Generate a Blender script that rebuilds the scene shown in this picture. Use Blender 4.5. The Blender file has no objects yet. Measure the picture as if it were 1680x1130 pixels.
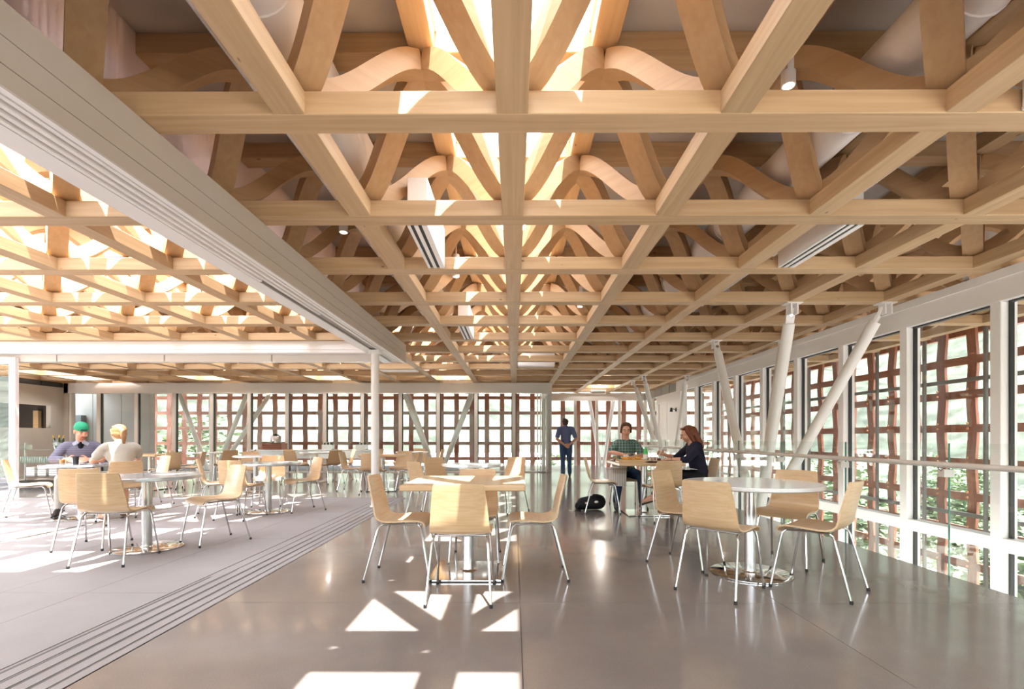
import bpy, bmesh, math, random
from mathutils import Vector, Matrix
random.seed(7)
SC = bpy.context.scene
COL = SC.collection

# ------------------------------------------------------------------ camera
cam_data = bpy.data.cameras.new('camera')
cam = bpy.data.objects.new('camera', cam_data); COL.objects.link(cam)
cam_data.sensor_width = 36.0
cam_data.lens = 797.0 / 1680.0 * 36.0
cam_data.shift_y = (718 - 565) / 1680.0
cam_data.clip_end = 2000
CAMH = 1.114
cam.location = (0.01, 0.0, CAMH)
cam.rotation_euler = (math.pi / 2, 0, 0.0045)
SC.camera = cam

# ------------------------------------------------------------------ world, sun, exposure
world = bpy.data.worlds.new('sky'); SC.world = world
world.use_nodes = True
wn = world.node_tree.nodes; wl = world.node_tree.links
wn.clear()
w_out = wn.new('ShaderNodeOutputWorld'); w_bg = wn.new('ShaderNodeBackground')
w_tc = wn.new('ShaderNodeTexCoord'); w_sep = wn.new('ShaderNodeSeparateXYZ'); w_ramp = wn.new('ShaderNodeValToRGB')
w_ramp.color_ramp.elements[0].position = 0.0; w_ramp.color_ramp.elements[0].color = (0.90, 0.945, 1.0, 1)
w_ramp.color_ramp.elements[1].position = 0.9; w_ramp.color_ramp.elements[1].color = (0.80, 0.885, 1.0, 1)
wl.new(w_tc.outputs['Generated'], w_sep.inputs[0]); wl.new(w_sep.outputs['Z'], w_ramp.inputs[0])
wl.new(w_ramp.outputs[0], w_bg.inputs[0]); wl.new(w_bg.outputs[0], w_out.inputs[0])
w_bg.inputs[1].default_value = 1.75
sun_data = bpy.data.lights.new('sun', 'SUN'); sun = bpy.data.objects.new('sun', sun_data); COL.objects.link(sun)
sun_data.energy = 4.0; sun_data.angle = 0.0093; sun_data.color = (1.0, 0.955, 0.90)
sun.location = (4, -12, 30)
sun.rotation_euler = Vector((-0.118, 0.40, -1.0)).to_track_quat('-Z', 'Y').to_euler()
SC.view_settings.view_transform = 'Standard'
SC.view_settings.look = 'None'
SC.view_settings.gamma = 1.0
SC.view_settings.use_curve_mapping = False
SC.view_settings.exposure = 3.0
SC.cycles.max_bounces = 10
SC.cycles.diffuse_bounces = 6
SC.cycles.glossy_bounces = 4
SC.cycles.transmission_bounces = 6
SC.cycles.transparent_max_bounces = 16
SC.cycles.sample_clamp_indirect = 6.0
SC.cycles.caustics_reflective = False
SC.cycles.caustics_refractive = False

# ------------------------------------------------------------------ helpers
def lin(c):
    c = c / 255.0
    return c / 12.92 if c <= 0.04045 else ((c + 0.055) / 1.055) ** 2.4
def rgb(r, g, b): return (lin(r), lin(g), lin(b), 1.0)

class MB:
    """collects shapes for one mesh"""
    def __init__(s): s.v = []; s.f = []; s.m = []
    def add(s, vs, fs, mi=0):
        n = len(s.v); s.v += [tuple(p) for p in vs]
        s.f += [tuple(i + n for i in f) for f in fs]; s.m += [mi] * len(fs)
        return s
    def box(s, x0, x1, y0, y1, z0, z1, M=None, mi=0):
        vs = [Vector(p) for p in ((x0,y0,z0),(x1,y0,z0),(x1,y1,z0),(x0,y1,z0),(x0,y0,z1),(x1,y0,z1),(x1,y1,z1),(x0,y1,z1))]
        if M is not None: vs = [M @ p for p in vs]
        return s.add(vs, [(0,3,2,1),(4,5,6,7),(0,1,5,4),(1,2,6,5),(2,3,7,6),(3,0,4,7)], mi)
    def bbox(s, x0, x1, y0, y1, z0, z1, b=0.003, M=None, mi=0):
        """box with chamfered edges"""
        bm = bmesh.new(); bmesh.ops.create_cube(bm, size=1.0)
        for v in bm.verts: v.co = Vector(((x0+x1)/2 + v.co.x*(x1-x0), (y0+y1)/2 + v.co.y*(y1-y0), (z0+z1)/2 + v.co.z*(z1-z0)))
        bmesh.ops.bevel(bm, geom=list(bm.edges), offset=b, segments=1, affect='EDGES')
        return s.bm(bm, M, mi)
    def bm(s, bm, M=None, mi=0):
        bm.verts.ensure_lookup_table(); bm.verts.index_update()
        vs = [(M @ v.co) if M is not None else v.co.copy() for v in bm.verts]
        fs = [tuple(v.index for v in f.verts) for f in bm.faces]
        bm.free(); return s.add(vs, fs, mi)
    def lathe(s, prof, n=20, M=None, mi=0, close=True):
        vs = []; fs = []
        for (r, z) in prof:
            for i in range(n):
                a = 2 * math.pi * i / n; vs.append(Vector((r * math.cos(a), r * math.sin(a), z)))
        for j in range(len(prof) - 1):
            for i in range(n):
                k = (i + 1) % n
                fs.append((j*n+i, j*n+k, (j+1)*n+k, (j+1)*n+i))
        if close:
            fs.append(tuple(range(n-1, -1, -1))); fs.append(tuple((len(prof)-1)*n + i for i in range(n)))
        if M is not None: vs = [M @ p for p in vs]
        return s.add(vs, fs, mi)
    def tube(s, pts, r, n=8, mi=0, r1=None):
        pts = [Vector(p) for p in pts]; m = len(pts); vs = []; fs = []
        up = None
        for i, p in enumerate(pts):
            t = (pts[min(i+1, m-1)] - pts[max(i-1, 0)]).normalized()
            if up is None:
                up = Vector((0,0,1)) if abs(t.z) < 0.9 else Vector((1,0,0))
            a = t.cross(up).normalized(); b = a.cross(t).normalized(); up = b
            rr = r if r1 is None else r + (r1 - r) * i / (m - 1)
            for k in range(n):
                q = 2 * math.pi * k / n; vs.append(p + a * (rr*math.cos(q)) + b * (rr*math.sin(q)))
        for i in range(m-1):
            for k in range(n):
                l = (k+1) % n; fs.append((i*n+k, i*n+l, (i+1)*n+l, (i+1)*n+k))
        fs.append(tuple(range(n-1, -1, -1))); fs.append(tuple((m-1)*n + i for i in range(n)))
        return s.add(vs, fs, mi)
    def ball(s, c, r, M=None, u=12, v=8, mi=0):
        bm = bmesh.new(); bmesh.ops.create_uvsphere(bm, u_segments=u, v_segments=v, radius=1.0)
        r = r if hasattr(r, '__len__') else (r, r, r)
        T = Matrix.Translation(Vector(c)) @ (M or Matrix.Identity(4)) @ Matrix.Diagonal((r[0], r[1], r[2], 1))
        return s.bm(bm, T, mi)
    def mesh(s, name, mats, smooth=False):
        me = bpy.data.meshes.new(name); me.from_pydata([tuple(p) for p in s.v], [], s.f)
        for m in (mats if isinstance(mats, (list, tuple)) else [mats]): me.materials.append(m)
        if len(me.materials) > 1:
            for p, i in zip(me.polygons, s.m): p.material_index = i
        me.validate(); me.update()
        bm = bmesh.new(); bm.from_mesh(me); bmesh.ops.recalc_face_normals(bm, faces=bm.faces)
        if smooth:
            for e in bm.edges:
                if len(e.link_faces) == 2 and e.calc_face_angle(0) > 0.7: e.smooth = False
            for f in bm.faces: f.smooth = True
        bm.to_mesh(me); bm.free()
        return me
    def build(s, name, mats, parent=None, smooth=False, M=None):
        return inst(name, s.mesh(name, mats, smooth), parent, M)

def inst(name, me, parent=None, M=None):
    o = bpy.data.objects.new(name, me); COL.objects.link(o)
    if parent is not None: o.parent = parent
    if M is not None: o.matrix_local = M
    return o
def tag(o, label=None, cat=None, group=None, kind=None):
    if label: o['label'] = label
    if cat: o['category'] = cat
    if group: o['group'] = group
    if kind: o['kind'] = kind
    return o
def empty(name, loc=(0,0,0), rz=0.0):
    o = bpy.data.objects.new(name, None); COL.objects.link(o)
    o.location = loc; o.rotation_euler = (0,0,rz); o.empty_display_size = 0.1
    return o
def copy_tree(o, parent=None):
    c = o.copy(); COL.objects.link(c); c.parent = parent
    for ch in list(o.children): copy_tree(ch, c)
    return c
def T(x, y, z): return Matrix.Translation((x, y, z))
def RZ(a): return Matrix.Rotation(a, 4, 'Z')
def RX(a): return Matrix.Rotation(a, 4, 'X')
def RY(a): return Matrix.Rotation(a, 4, 'Y')

# ------------------------------------------------------------------ materials
def newmat(name):
    m = bpy.data.materials.new(name); m.use_nodes = True
    nt = m.node_tree; b = nt.nodes['Principled BSDF']
    return m, nt, b
def plain(name, col, rough=0.5, metal=0.0, var=0.06, scale=6.0, coat=0.0, spec=None, bump=0.0, emit=0.0):
    m, nt, b = newmat(name); N = nt.nodes; L = nt.links
    tc = N.new('ShaderNodeTexCoord'); nz = N.new('ShaderNodeTexNoise'); nz.inputs['Scale'].default_value = scale; nz.inputs['Detail'].default_value = 4
    L.new(tc.outputs['Object'], nz.inputs['Vector'])
    mx = N.new('ShaderNodeMix'); mx.data_type = 'RGBA'
    mx.inputs[6].default_value = tuple(max(0, c * (1 - var)) for c in col[:3]) + (1,)
    mx.inputs[7].default_value = tuple(min(1, c * (1 + var)) for c in col[:3]) + (1,)
    L.new(nz.outputs[0], mx.inputs[0]); L.new(mx.outputs[2], b.inputs['Base Color'])
    b.inputs['Roughness'].default_value = rough; b.inputs['Metallic'].default_value = metal
    if spec is not None: b.inputs['Specular IOR Level'].default_value = spec
    if coat: b.inputs['Coat Weight'].default_value = coat; b.inputs['Coat Roughness'].default_value = 0.08
    if emit: b.inputs['Emission Color'].default_value = col; b.inputs['Emission Strength'].default_value = emit
    if bump:
        bp = N.new('ShaderNodeBump'); bp.inputs['Strength'].default_value = bump; bp.inputs['Distance'].default_value = 0.01
        L.new(nz.outputs[0], bp.inputs['Height']); L.new(bp.outputs[0], b.inputs['Normal'])
    return m
def wood(name, c0, c1, knot=None, rough=0.55, sx=0.6, sy=14.0, coat=0.0):
    """grain runs along the local x axis; every piece is cut from another board (object random)"""
    m, nt, b = newmat(name); N = nt.nodes; L = nt.links
    tc = N.new('ShaderNodeTexCoord'); oi = N.new('ShaderNodeObjectInfo')
    mul = N.new('ShaderNodeVectorMath'); mul.operation = 'MULTIPLY'; mul.inputs[1].default_value = (sx, sy, sy)
    off = N.new('ShaderNodeVectorMath'); off.operation = 'SCALE'; off.inputs[0].default_value = (37, 53, 71); L.new(oi.outputs['Random'], off.inputs['Scale'])
    ad = N.new('ShaderNodeVectorMath'); ad.operation = 'ADD'
    L.new(tc.outputs['Object'], mul.inputs[0]); L.new(mul.outputs[0], ad.inputs[0]); L.new(off.outputs[0], ad.inputs[1])
    nz = N.new('ShaderNodeTexNoise'); nz.inputs['Scale'].default_value = 1.6; nz.inputs['Detail'].default_value = 6; nz.inputs['Distortion'].default_value = 0.6
    L.new(ad.outputs[0], nz.inputs['Vector'])
    rp = N.new('ShaderNodeValToRGB'); rp.color_ramp.elements[0].position = 0.3; rp.color_ramp.elements[0].color = c0
    rp.color_ramp.elements[1].position = 0.7; rp.color_ramp.elements[1].color = c1
    L.new(nz.outputs[0], rp.inputs[0])
    hv = N.new('ShaderNodeHueSaturation'); mr = N.new('ShaderNodeMapRange'); mr.inputs['To Min'].default_value = 0.92; mr.inputs['To Max'].default_value = 1.06
    L.new(oi.outputs['Random'], mr.inputs[0]); L.new(mr.outputs[0], hv.inputs['Value']); L.new(rp.outputs[0], hv.inputs['Color'])
    last = hv.outputs[0]
    if knot:
        vo = N.new('ShaderNodeTexVoronoi'); vo.inputs['Scale'].default_value = 1.0
        mu2 = N.new('ShaderNodeVectorMath'); mu2.operation = 'MULTIPLY'; mu2.inputs[1].default_value = (2.2, 5.5, 5.5); ad2 = N.new('ShaderNodeVectorMath'); ad2.operation = 'ADD'
        L.new(tc.outputs['Object'], mu2.inputs[0]); L.new(mu2.outputs[0], ad2.inputs[0]); L.new(off.outputs[0], ad2.inputs[1]); L.new(ad2.outputs[0], vo.inputs['Vector'])
        kr = N.new('ShaderNodeValToRGB'); kr.color_ramp.elements[0].position = 0.03; kr.color_ramp.elements[0].color = (1,1,1,1); kr.color_ramp.elements[1].position = 0.055; kr.color_ramp.elements[1].color = (0,0,0,1)
        L.new(vo.outputs['Distance'], kr.inputs[0])
        mk = N.new('ShaderNodeMix'); mk.data_type = 'RGBA'; L.new(kr.outputs[0], mk.inputs[0]); L.new(last, mk.inputs[6]); mk.inputs[7].default_value = knot; last = mk.outputs[2]
    L.new(last, b.inputs['Base Color']); b.inputs['Roughness'].default_value = rough
    if coat: b.inputs['Coat Weight'].default_value = coat; b.inputs['Coat Roughness'].default_value = 0.1
    return m
def glassmat(name, tint=(0.95, 0.975, 0.97, 1), f0=0.035):
    """thin clear pane: straight-through light plus a Schlick reflection on each face"""
    m = bpy.data.materials.new(name); m.use_nodes = True; nt = m.node_tree; N = nt.nodes; L = nt.links; N.clear()
    o = N.new('ShaderNodeOutputMaterial'); tr = N.new('ShaderNodeBsdfTransparent'); gl = N.new('ShaderNodeBsdfGlossy'); mx = N.new('ShaderNodeMixShader')
    tr.inputs[0].default_value = tint; gl.inputs[0].default_value = (1,1,1,1); gl.inputs['Roughness'].default_value = 0.0
    g = N.new('ShaderNodeNewGeometry'); dt = N.new('ShaderNodeVectorMath'); dt.operation = 'DOT_PRODUCT'
    L.new(g.outputs['Normal'], dt.inputs[0]); L.new(g.outputs['Incoming'], dt.inputs[1])
    def mth(op, a, b=None):
        n = N.new('ShaderNodeMath'); n.operation = op
        for i, v in enumerate((a, b)):
            if v is None: continue
            if isinstance(v, (int, float)): n.inputs[i].default_value = v
            else: L.new(v, n.inputs[i])
        return n.outputs[0]
    k = mth('POWER', mth('SUBTRACT', 1.0, mth('ABSOLUTE', dt.outputs['Value'])), 5.0)
    L.new(mth('ADD', mth('MULTIPLY', k, 1 - f0), f0), mx.inputs[0])
    L.new(tr.outputs[0], mx.inputs[1]); L.new(gl.outputs[0], mx.inputs[2]); L.new(mx.outputs[0], o.inputs[0])
    return m

M_BEAM = wood('spruce_glulam', rgb(180,148,110), rgb(199,168,130), knot=rgb(112,78,50))
M_WEB = wood('spruce_web', rgb(181,145,105), rgb(191,157,117))
M_PLY = wood('chair_veneer', rgb(200,165,124), rgb(214,184,146), rough=0.35, sx=1.2, sy=40.0, coat=0.2)
M_TOPW = wood('table_veneer', rgb(198,162,120), rgb(214,184,146), rough=0.35, sx=1.0, sy=26.0, coat=0.2)
M_LATT = wood('lattice_wood', rgb(122,68,46), rgb(156,92,66), rough=0.5, sx=0.8, sy=10.0, coat=0.15)
M_CHROME = plain('chrome', (0.62,0.62,0.635,1), 0.16, 1.0, 0.02)
M_STEEL = plain('brushed_steel', (0.56,0.555,0.55,1), 0.26, 1.0, 0.04, 30)
M_BASEP = plain('polished_base', (0.78,0.77,0.76,1), 0.08, 1.0, 0.02)
M_WHITE = plain('white_paint', rgb(238,234,232), 0.45, 0, 0.02)
M_WHITE2 = plain('white_aluminium', rgb(228,222,217), 0.35, 0.0, 0.03)
M_HEAD = plain('header_grey', rgb(186,176,166), 0.4, 0, 0.03)
M_WTOP = plain('white_table_laminate', rgb(232,234,236), 0.16, 0, 0.01, coat=0.3)
M_GTOP = plain('grey_table_metal', rgb(190,194,200), 0.2, 0.6, 0.03)
M_DECK = plain('roof_deck_board', rgb(196,190,184), 0.7, 0, 0.04, 2.0)
M_BLACK = plain('black_rubber', rgb(24,24,25), 0.5, 0, 0.05)
M_DARK = plain('dark_grey_metal', rgb(62,62,62), 0.4, 0.3, 0.05)
M_GASKET = plain('window_gasket', rgb(40,40,42), 0.35, 0.0, 0.05)
M_GLASS = glassmat('window_glass')
M_RAILG = glassmat('railing_glass', (0.965,0.99,0.98,1), 0.03)
M_EDGEG = plain('glass_edge_green', rgb(30,110,96), 0.1, 0, 0.1, spec=0.8)
M_CONC = plain('concrete_wall', rgb(196,192,186), 0.8, 0, 0.07, 1.2)
M_GREYW = plain('grey_panel', rgb(188,181,173), 0.6, 0, 0.03)

def concrete(name, c0, c1, rough0, rough1, speck=0.0, coat=0.0, scale=0.8):
    m, nt, b = newmat(name); N = nt.nodes; L = nt.links
    tc = N.new('ShaderNodeTexCoord'); geo = N.new('ShaderNodeNewGeometry')
    n1 = N.new('ShaderNodeTexNoise'); n1.inputs['Scale'].default_value = scale; n1.inputs['Detail'].default_value = 7; n1.inputs['Roughness'].default_value = 0.6
    L.new(geo.outputs['Position'], n1.inputs['Vector'])
    rp = N.new('ShaderNodeValToRGB'); rp.color_ramp.elements[0].position = 0.32; rp.color_ramp.elements[0].color = c0
    rp.color_ramp.elements[1].position = 0.68; rp.color_ramp.elements[1].color = c1
    L.new(n1.outputs[0], rp.inputs[0]); last = rp.outputs[0]
    if speck:
        n2 = N.new('ShaderNodeTexNoise'); n2.inputs['Scale'].default_value = 160; n2.inputs['Detail'].default_value = 2
        L.new(geo.outputs['Position'], n2.inputs['Vector'])
        mr = N.new('ShaderNodeMapRange'); mr.inputs['From Min'].default_value = 0.35; mr.inputs['From Max'].default_value = 0.65; mr.inputs['To Min'].default_value = 1 - speck; mr.inputs['To Max'].default_value = 1 + speck
        L.new(n2.outputs[0], mr.inputs[0]); hv = N.new('ShaderNodeHueSaturation'); L.new(mr.outputs[0], hv.inputs['Value']); L.new(last, hv.inputs['Color']); last = hv.outputs[0]
    L.new(last, b.inputs['Base Color'])
    n3 = N.new('ShaderNodeTexNoise'); n3.inputs['Scale'].default_value = 2.5; n3.inputs['Detail'].default_value = 5; L.new(geo.outputs['Position'], n3.inputs['Vector'])
    m3 = N.new('ShaderNodeMapRange'); m3.inputs['To Min'].default_value = rough0; m3.inputs['To Max'].default_value = rough1; L.new(n3.outputs[0], m3.inputs[0]); L.new(m3.outputs[0], b.inputs['Roughness'])
    if coat: b.inputs['Coat Weight'].default_value = coat; b.inputs['Coat Roughness'].default_value = 0.07
    return m
M_FLOOR = concrete('polished_concrete', rgb(117,110,106), rgb(135,128,123), 0.14, 0.26, 0.07, 0.35)
M_PAVE = concrete('terrace_paver', rgb(138,131,129), rgb(153,146,144), 0.6, 0.75, 0.05)
M_JOINT = plain('joint_dark', rgb(84,80,78), 0.8)

# ================================================================== FLOORS
FX1 = 3.53           # edge of the floor at the stair void
floor = empty('floor'); tag(floor, 'polished grey concrete floor of the open dining hall', 'floor', kind='structure')
MB().box(-2.02, FX1, -7, 19.6, -0.30, -0.006).box(-15, -2.02, 9.0, 19.6, -0.30, -0.006).build('bed', M_JOINT, floor)
xs = [-2.0, 0.05, 1.8, FX1]; ys = [-7, -4, -1.6, 0.84, 3.28, 5.72, 8.16, 10.6, 13.04, 15.48, 17.4, 19.6]
for i in range(len(xs) - 1):
    for j in range(len(ys) - 1):
        MB().box(xs[i] + .002, xs[i+1] - .002, ys[j] + .002, ys[j+1] - .002, -0.02, 0.0).build('slab', M_FLOOR, floor)
xs = [-15, -12.2, -9.76, -7.32, -4.88, -2.44, -2.0]; ys = [9.06, 10.6, 13.04, 15.7]
for i in range(len(xs) - 1):
    for j in range(len(ys) - 1):
        MB().box(xs[i] + .002, xs[i+1] - .002, ys[j] + .002, ys[j+1] - .002, -0.02, 0.0).build('slab', M_FLOOR, floor)
terr = empty('floor_terrace'); tag(terr, 'pale grey matt concrete paving of the open-air terrace', 'terrace floor', kind='structure')
MB().box(-15, -2.02, -4, 9.0, -0.30, -0.012).build('bed', M_JOINT, terr)
px = [-2.46 - 0.61 * i for i in range(21)]
py = [-4 + 1.87 * j for j in range(8)]; py[-1] = 9.0
for i in range(20):
    for j in range(7):
        if -10.5 > px[i]: continue
        x0, x1 = px[i+1], px[i]
        if i == 4: x0 += 0.09                      # slot drain
        MB().box(x0 + .002, x1 - .002, py[j] + .002, py[j+1] - .002, -0.02, 0.0).build('paver', M_PAVE, terr)
MB().box(-5.51, -5.43, -4, 9, -0.015, -0.003).build('drain_grate', M_STEEL, terr)
trk = empty('trim_1'); tag(trk, 'sunken steel door tracks along the terrace edge of the floor', 'floor track', kind='structure')
MB().box(-2.46, -2.0, -4, 9.0, -0.02, -0.004).build('bed_plate', M_PAVE, trk)
for k, (x, y1) in enumerate(((-2.06, 9.0), (-2.15, 9.0), (-2.24, 5.45), (-2.33, 4.1), (-2.43, 3.9))):
    MB().box(x - .007, x + .007, -4, y1, -0.018, -0.003).build('track', M_DARK, trk)
for x in (-2.105, -2.195, -2.285, -2.38, -2.02):
    MB().box(x - .033, x + .033, -4, 9.0, -0.018, 0.0).build('track_plate', M_PAVE, trk)
MB().box(-10.5, -2.0, 9.0, 9.06, -0.02, -0.002).build('threshold', M_STEEL, trk)
# lower level seen down the stair void
low = empty('floor_lower'); tag(low, 'lower landing of the stair seen below the glass wall', 'floor', kind='structure')
MB().box(FX1 + .05, 7.8, -4, 20, -3.6, -3.4).build('landing', M_CONC, low)
for k in range(14):
    MB().box(FX1 + .06, 5.05, 8.3 + .3 * k, 8.6 + .3 * k, -2.6 + .17 * k, -2.45 + .17 * k).build('step', M_FLOOR, low)
MB().box(FX1, FX1 + .03, -4, 19.6, -0.32, -0.02).build('slab_edge', M_CONC, low)

# ================================================================== ROOF FRAME
S = 1.22; ZL = 2.88; BW = 0.17; CH = 0.13; ZU = 3.70
RY0 = 2.735
frame = empty('roof_frame'); tag(frame, 'two-layer blond timber lattice roof frame with curved diagonal webs', 'roof frame', kind='structure')
KX = range(-12, 7); JY = range(-2, 14)
XA, XB = -14.9, 7.5; YA, YB = -0.2, 19.2
lowx = MB().bbox(XA, XB, -BW/2, BW/2, 0, CH, .004).mesh('lower_chord', M_BEAM)
lowy = MB().bbox(YA, YB, -BW/2, BW/2, .002, CH - .002, .004).mesh('lower_chord_cross', M_BEAM)
uppx = MB().bbox(XA, XB, -BW/2, BW/2, 0, CH + .01, .004).mesh('upper_chord', M_BEAM)
uppy = MB().bbox(YA, YB, -BW/2, BW/2, .002, CH + .008, .004).mesh('upper_chord_cross', M_BEAM)
for j in JY: inst('lower_chord', lowx, frame, T(0, RY0 + S * j, ZL))
for k in KX: inst('lower_chord', lowy, frame, T(S * k, 0, ZL) @ RZ(math.pi / 2))
for j in range(-3, 14): inst('upper_chord', uppx, frame, T(0, RY0 + S * (j + .5), ZU))
for k in range(-13, 7): inst('upper_chord', uppy, frame, T(S * (k + .5), 0, ZU) @ RZ(math.pi / 2))
def web_mesh():
    w = 0.16; h = 0.128; Lg = S / 2 * math.sqrt(2); z0 = CH + h / 2; z1 = ZU - ZL - h / 2
    n = 14; rings = []
    ts = [i / n for i in range(n + 1)]
    def cl(x):
        u = min(max((x - .03) / (Lg - .06), 0), 1)
        return Vector((x, 0, z0 + (z1 - z0) * (1 - math.cos(math.pi * u)) / 2))
    b = MB(); vs = []; fs = []
    for i, t in enumerate(ts):
        for c in (-1, 0, 1):
            if i == 0: x = 0.0 if c == 0 else w / 2
            elif i == n: x = Lg if c == 0 else Lg - w / 2
            else: x = w / 2 + .02 + (Lg - w - .04) * (t - 1 / n) / (1 - 2 / n)
            p = cl(x); q = cl(x + .002) - cl(x - .002); q.normalize(); nm = Vector((-q.z, 0, q.x))
            for sgn in (-1, 1): vs.append(p + Vector((0, c * w / 2, 0)) + nm * (sgn * h / 2))
    for i in range(n):
        a = i * 6; d = a + 6
        fs += [(a, a+2, d+2, d), (a+2, a+4, d+4, d+2), (a+1, d+1, d+3, a+3), (a+3, d+3, d+5, a+5), (a, d, d+1, a+1), (a+4, a+5, d+5, d+4)]
    fs += [(0, 1, 3, 2), (2, 3, 5, 4)]; e = n * 6
    fs += [(e, e+2, e+3, e+1), (e+2, e+4, e+5, e+3)]
    return b.add(vs, fs)
WEB = web_mesh(); web_me = WEB.mesh('web', M_WEB, smooth=True)
webs = []
for k in KX:
    for j in JY:
        for q in range(4):
            a = math.pi / 4 + q * math.pi / 2
            cx, cy = S * k + .43 * math.cos(a), RY0 + S * j + .43 * math.sin(a)
            if cy < 0.7: continue
            sx = 840 + 797 * cx / max(cy, .2)
            inside = -80 < sx < 1760
            if not inside and cy > 3.0 and cx < 3: continue
            far = 0 if inside else 100
            if sx < 840 and -3 > cx and cy > 9: far += 6        # seen end-on behind the door header
            webs.append((far + cy, k, j, a))
webs.sort()
for d, k, j, a in webs[:300]: inst('web', web_me, frame, T(S * k, RY0 + S * j, ZL) @ RZ(a))
rest = MB()
for d, k, j, a in webs[300:]:
    Mx = T(S * k, RY0 + S * j, ZL) @ RZ(a); rest.add([Mx @ Vector(p) for p in WEB.v], WEB.f)
tag(rest.build('far_webs', M_WEB, frame, smooth=True), kind='stuff')

# ------------------------------------------------------------------ roof deck with its openings
deck = empty('ceiling'); tag(deck, 'pale roof deck boards above the timber frame', 'ceiling', kind='structure')
ZD = ZU + CH + .012
def panel(x0, x1, y0, y1): MB().box(x0, x1, y0, y1, ZD, ZD + .12).build('deck_panel', M_DECK, deck)
HX = 0.53
def deckrow(y0, y1, holes):
    x = -15.2
    for a, b in sorted(holes) + [(8.5, 8.5)]:
        if a > x:
            n = max(1, round((a - x) / 2.44))
            for i in range(n): panel(x + (a - x) * i / n, x + (a - x) * (i + 1) / n - .004, y0, y1 - .004)
        x = b
ctr = (-HX, HX); ter = (-15.2, -3.05)
deckrow(-7.0, -3.6, []); deckrow(-3.6, -0.3, [])
deckrow(-0.3, 2.12, [ctr])
for a, b in ((2.12, 4.15), (4.15, 6.19), (6.19, 8.22)): deckrow(a, b, [ctr, ter])
deckrow(8.22, 10.66, [ctr])
deckrow(10.66, 11.88, [(-13.7, -0.7), ctr])
deckrow(11.88, 14.3, []); deckrow(14.3, 15.9, []); deckrow(15.9, 18, []); deckrow(18, 20.2, [])
sky_win = empty('window_1'); tag(sky_win, 'long glazed skylight strip over the central beam', 'skylight', kind='structure')
M_SKYG = glassmat('skylight_glass', (0.985, 0.99, 0.99, 1), 0.02)
for i in range(5): MB().box(-HX, HX, -0.3 + i * 2.44, -0.3 + (i + 1) * 2.44 - .03, ZD + .2, ZD + .21).build('pane', M_SKYG, sky_win)
for sx in (-1, 1): MB().box(sx * HX - .02, sx * HX + .02, -0.3, 11.88, ZD, ZD + .24).build('curb', M_WHITE, sky_win)
sky2 = empty('window_2'); tag(sky2, 'cross skylight over the far end of the hall', 'skylight', kind='structure')
for i in range(6): MB().box(-13.7 + i * 2.16, -13.7 + (i + 1) * 2.16 - .03, 10.66, 11.88, ZD + .2, ZD + .21).build('pane', M_SKYG, sky2)  # left end lengthened to bring extra light to the kitchen side
# translucent ribbed clerestory between hall roof and terrace
cle = empty('wall_clerestory'); tag(cle, 'white ribbed clerestory wall above the terrace door header', 'wall', kind='structure')
M_RIB = plain('ribbed_polycarbonate', rgb(232,222,220), 0.5, 0, 0.02)
_n = M_RIB.node_tree.nodes; _t = _n.new('ShaderNodeBsdfTranslucent'); _t.inputs[0].default_value = rgb(246,236,234); _m = _n.new('ShaderNodeMixShader'); _m.inputs[0].default_value = .6
M_RIB.node_tree.links.new(_n['Principled BSDF'].outputs[0], _m.inputs[1]); M_RIB.node_tree.links.new(_t.outputs[0], _m.inputs[2]); M_RIB.node_tree.links.new(_m.outputs[0], _n['Material Output'].inputs[0])
for i in range(-2, 6):
    b = MB(); y0 = 1.9 + 1.22 * i
    n = 24
    for q in range(n):
        yy = y0 + 1.2 * q / n
        b.box(-2.56 - (.012 if q % 2 else 0), -2.54, yy, yy + 1.2 / n, ZL + CH, ZD)
    b.build('ribbed_panel', M_RIB, cle)

# ------------------------------------------------------------------ terrace door headers, column
hd = empty('trim_2'); tag(hd, 'wide grey door header with grooved track soffit running along the terrace', 'door header', kind='structure')
HB = 2.529
MB().box(-2.46, -2.06, -2, 9.2, HB + .03, ZL - .004).build('casing', M_HEAD, hd)
for (z0, z1) in ((HB, HB + .085), (HB + .089, HB + .199), (HB + .203, ZL - .006)):
    MB().box(-2.06, -2.045, -2, 9.22, z0, z1).build('fascia_panel', M_HEAD, hd)
for i, x in enumerate((-2.12, -2.18, -2.235, -2.29)):
    MB().box(x - .012, x + .012, -2, (9.1, 8.0, 5.6, 4.4)[i], HB, HB + .03).build('track', M_WHITE, hd)
MB().box(-2.06 - .035, -2.06, -2, 9.2, HB, HB + .03).build('lip', M_WHITE, hd)
MB().box(-2.46, -2.31, -2, 9.2, HB, HB + .03).build('soffit', M_WHITE, hd)
MB().box(-2.32, -2.30, -2, 9.1, HB + .006, HB + .03).build('groove', M_STEEL, hd)
hd2 = empty('trim_3'); tag(hd2, 'white stepped door header across the far side of the terrace', 'door header', kind='structure')
MB().box(-10.6, -2.46, 8.86, 9.2, 2.66, ZL - .004).build('casing', M_WHITE, hd2)
MB().box(-10.6, -2.46, 8.84, 8.86, 2.72, ZL - .004).build('fascia_panel', M_WHITE, hd2)
MB().box(-10.6, -2.46, 8.84, 8.862, 2.665, 2.712).build('fascia_strip', M_WHITE, hd2)
for i in range(4):
    x0 = -10.5 + i * 2.0
    MB().box(x0, x0 + 1.985, 9.0 + .012 * i, 9.18, 2.53, 2.655).build('track', M_WHITE2, hd2)
col = empty('round_column', (-2.25, 7.88, 0)); tag(col, 'slim white round steel column under the terrace door header', 'column', kind='structure')
MB().lathe([(.062, 0), (.062, HB)], 24).build('shaft', M_WHITE, col, smooth=True)
MB().lathe([(.085, 0), (.085, .012)], 24).build('base_plate', M_WHITE, col, smooth=True)
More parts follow.
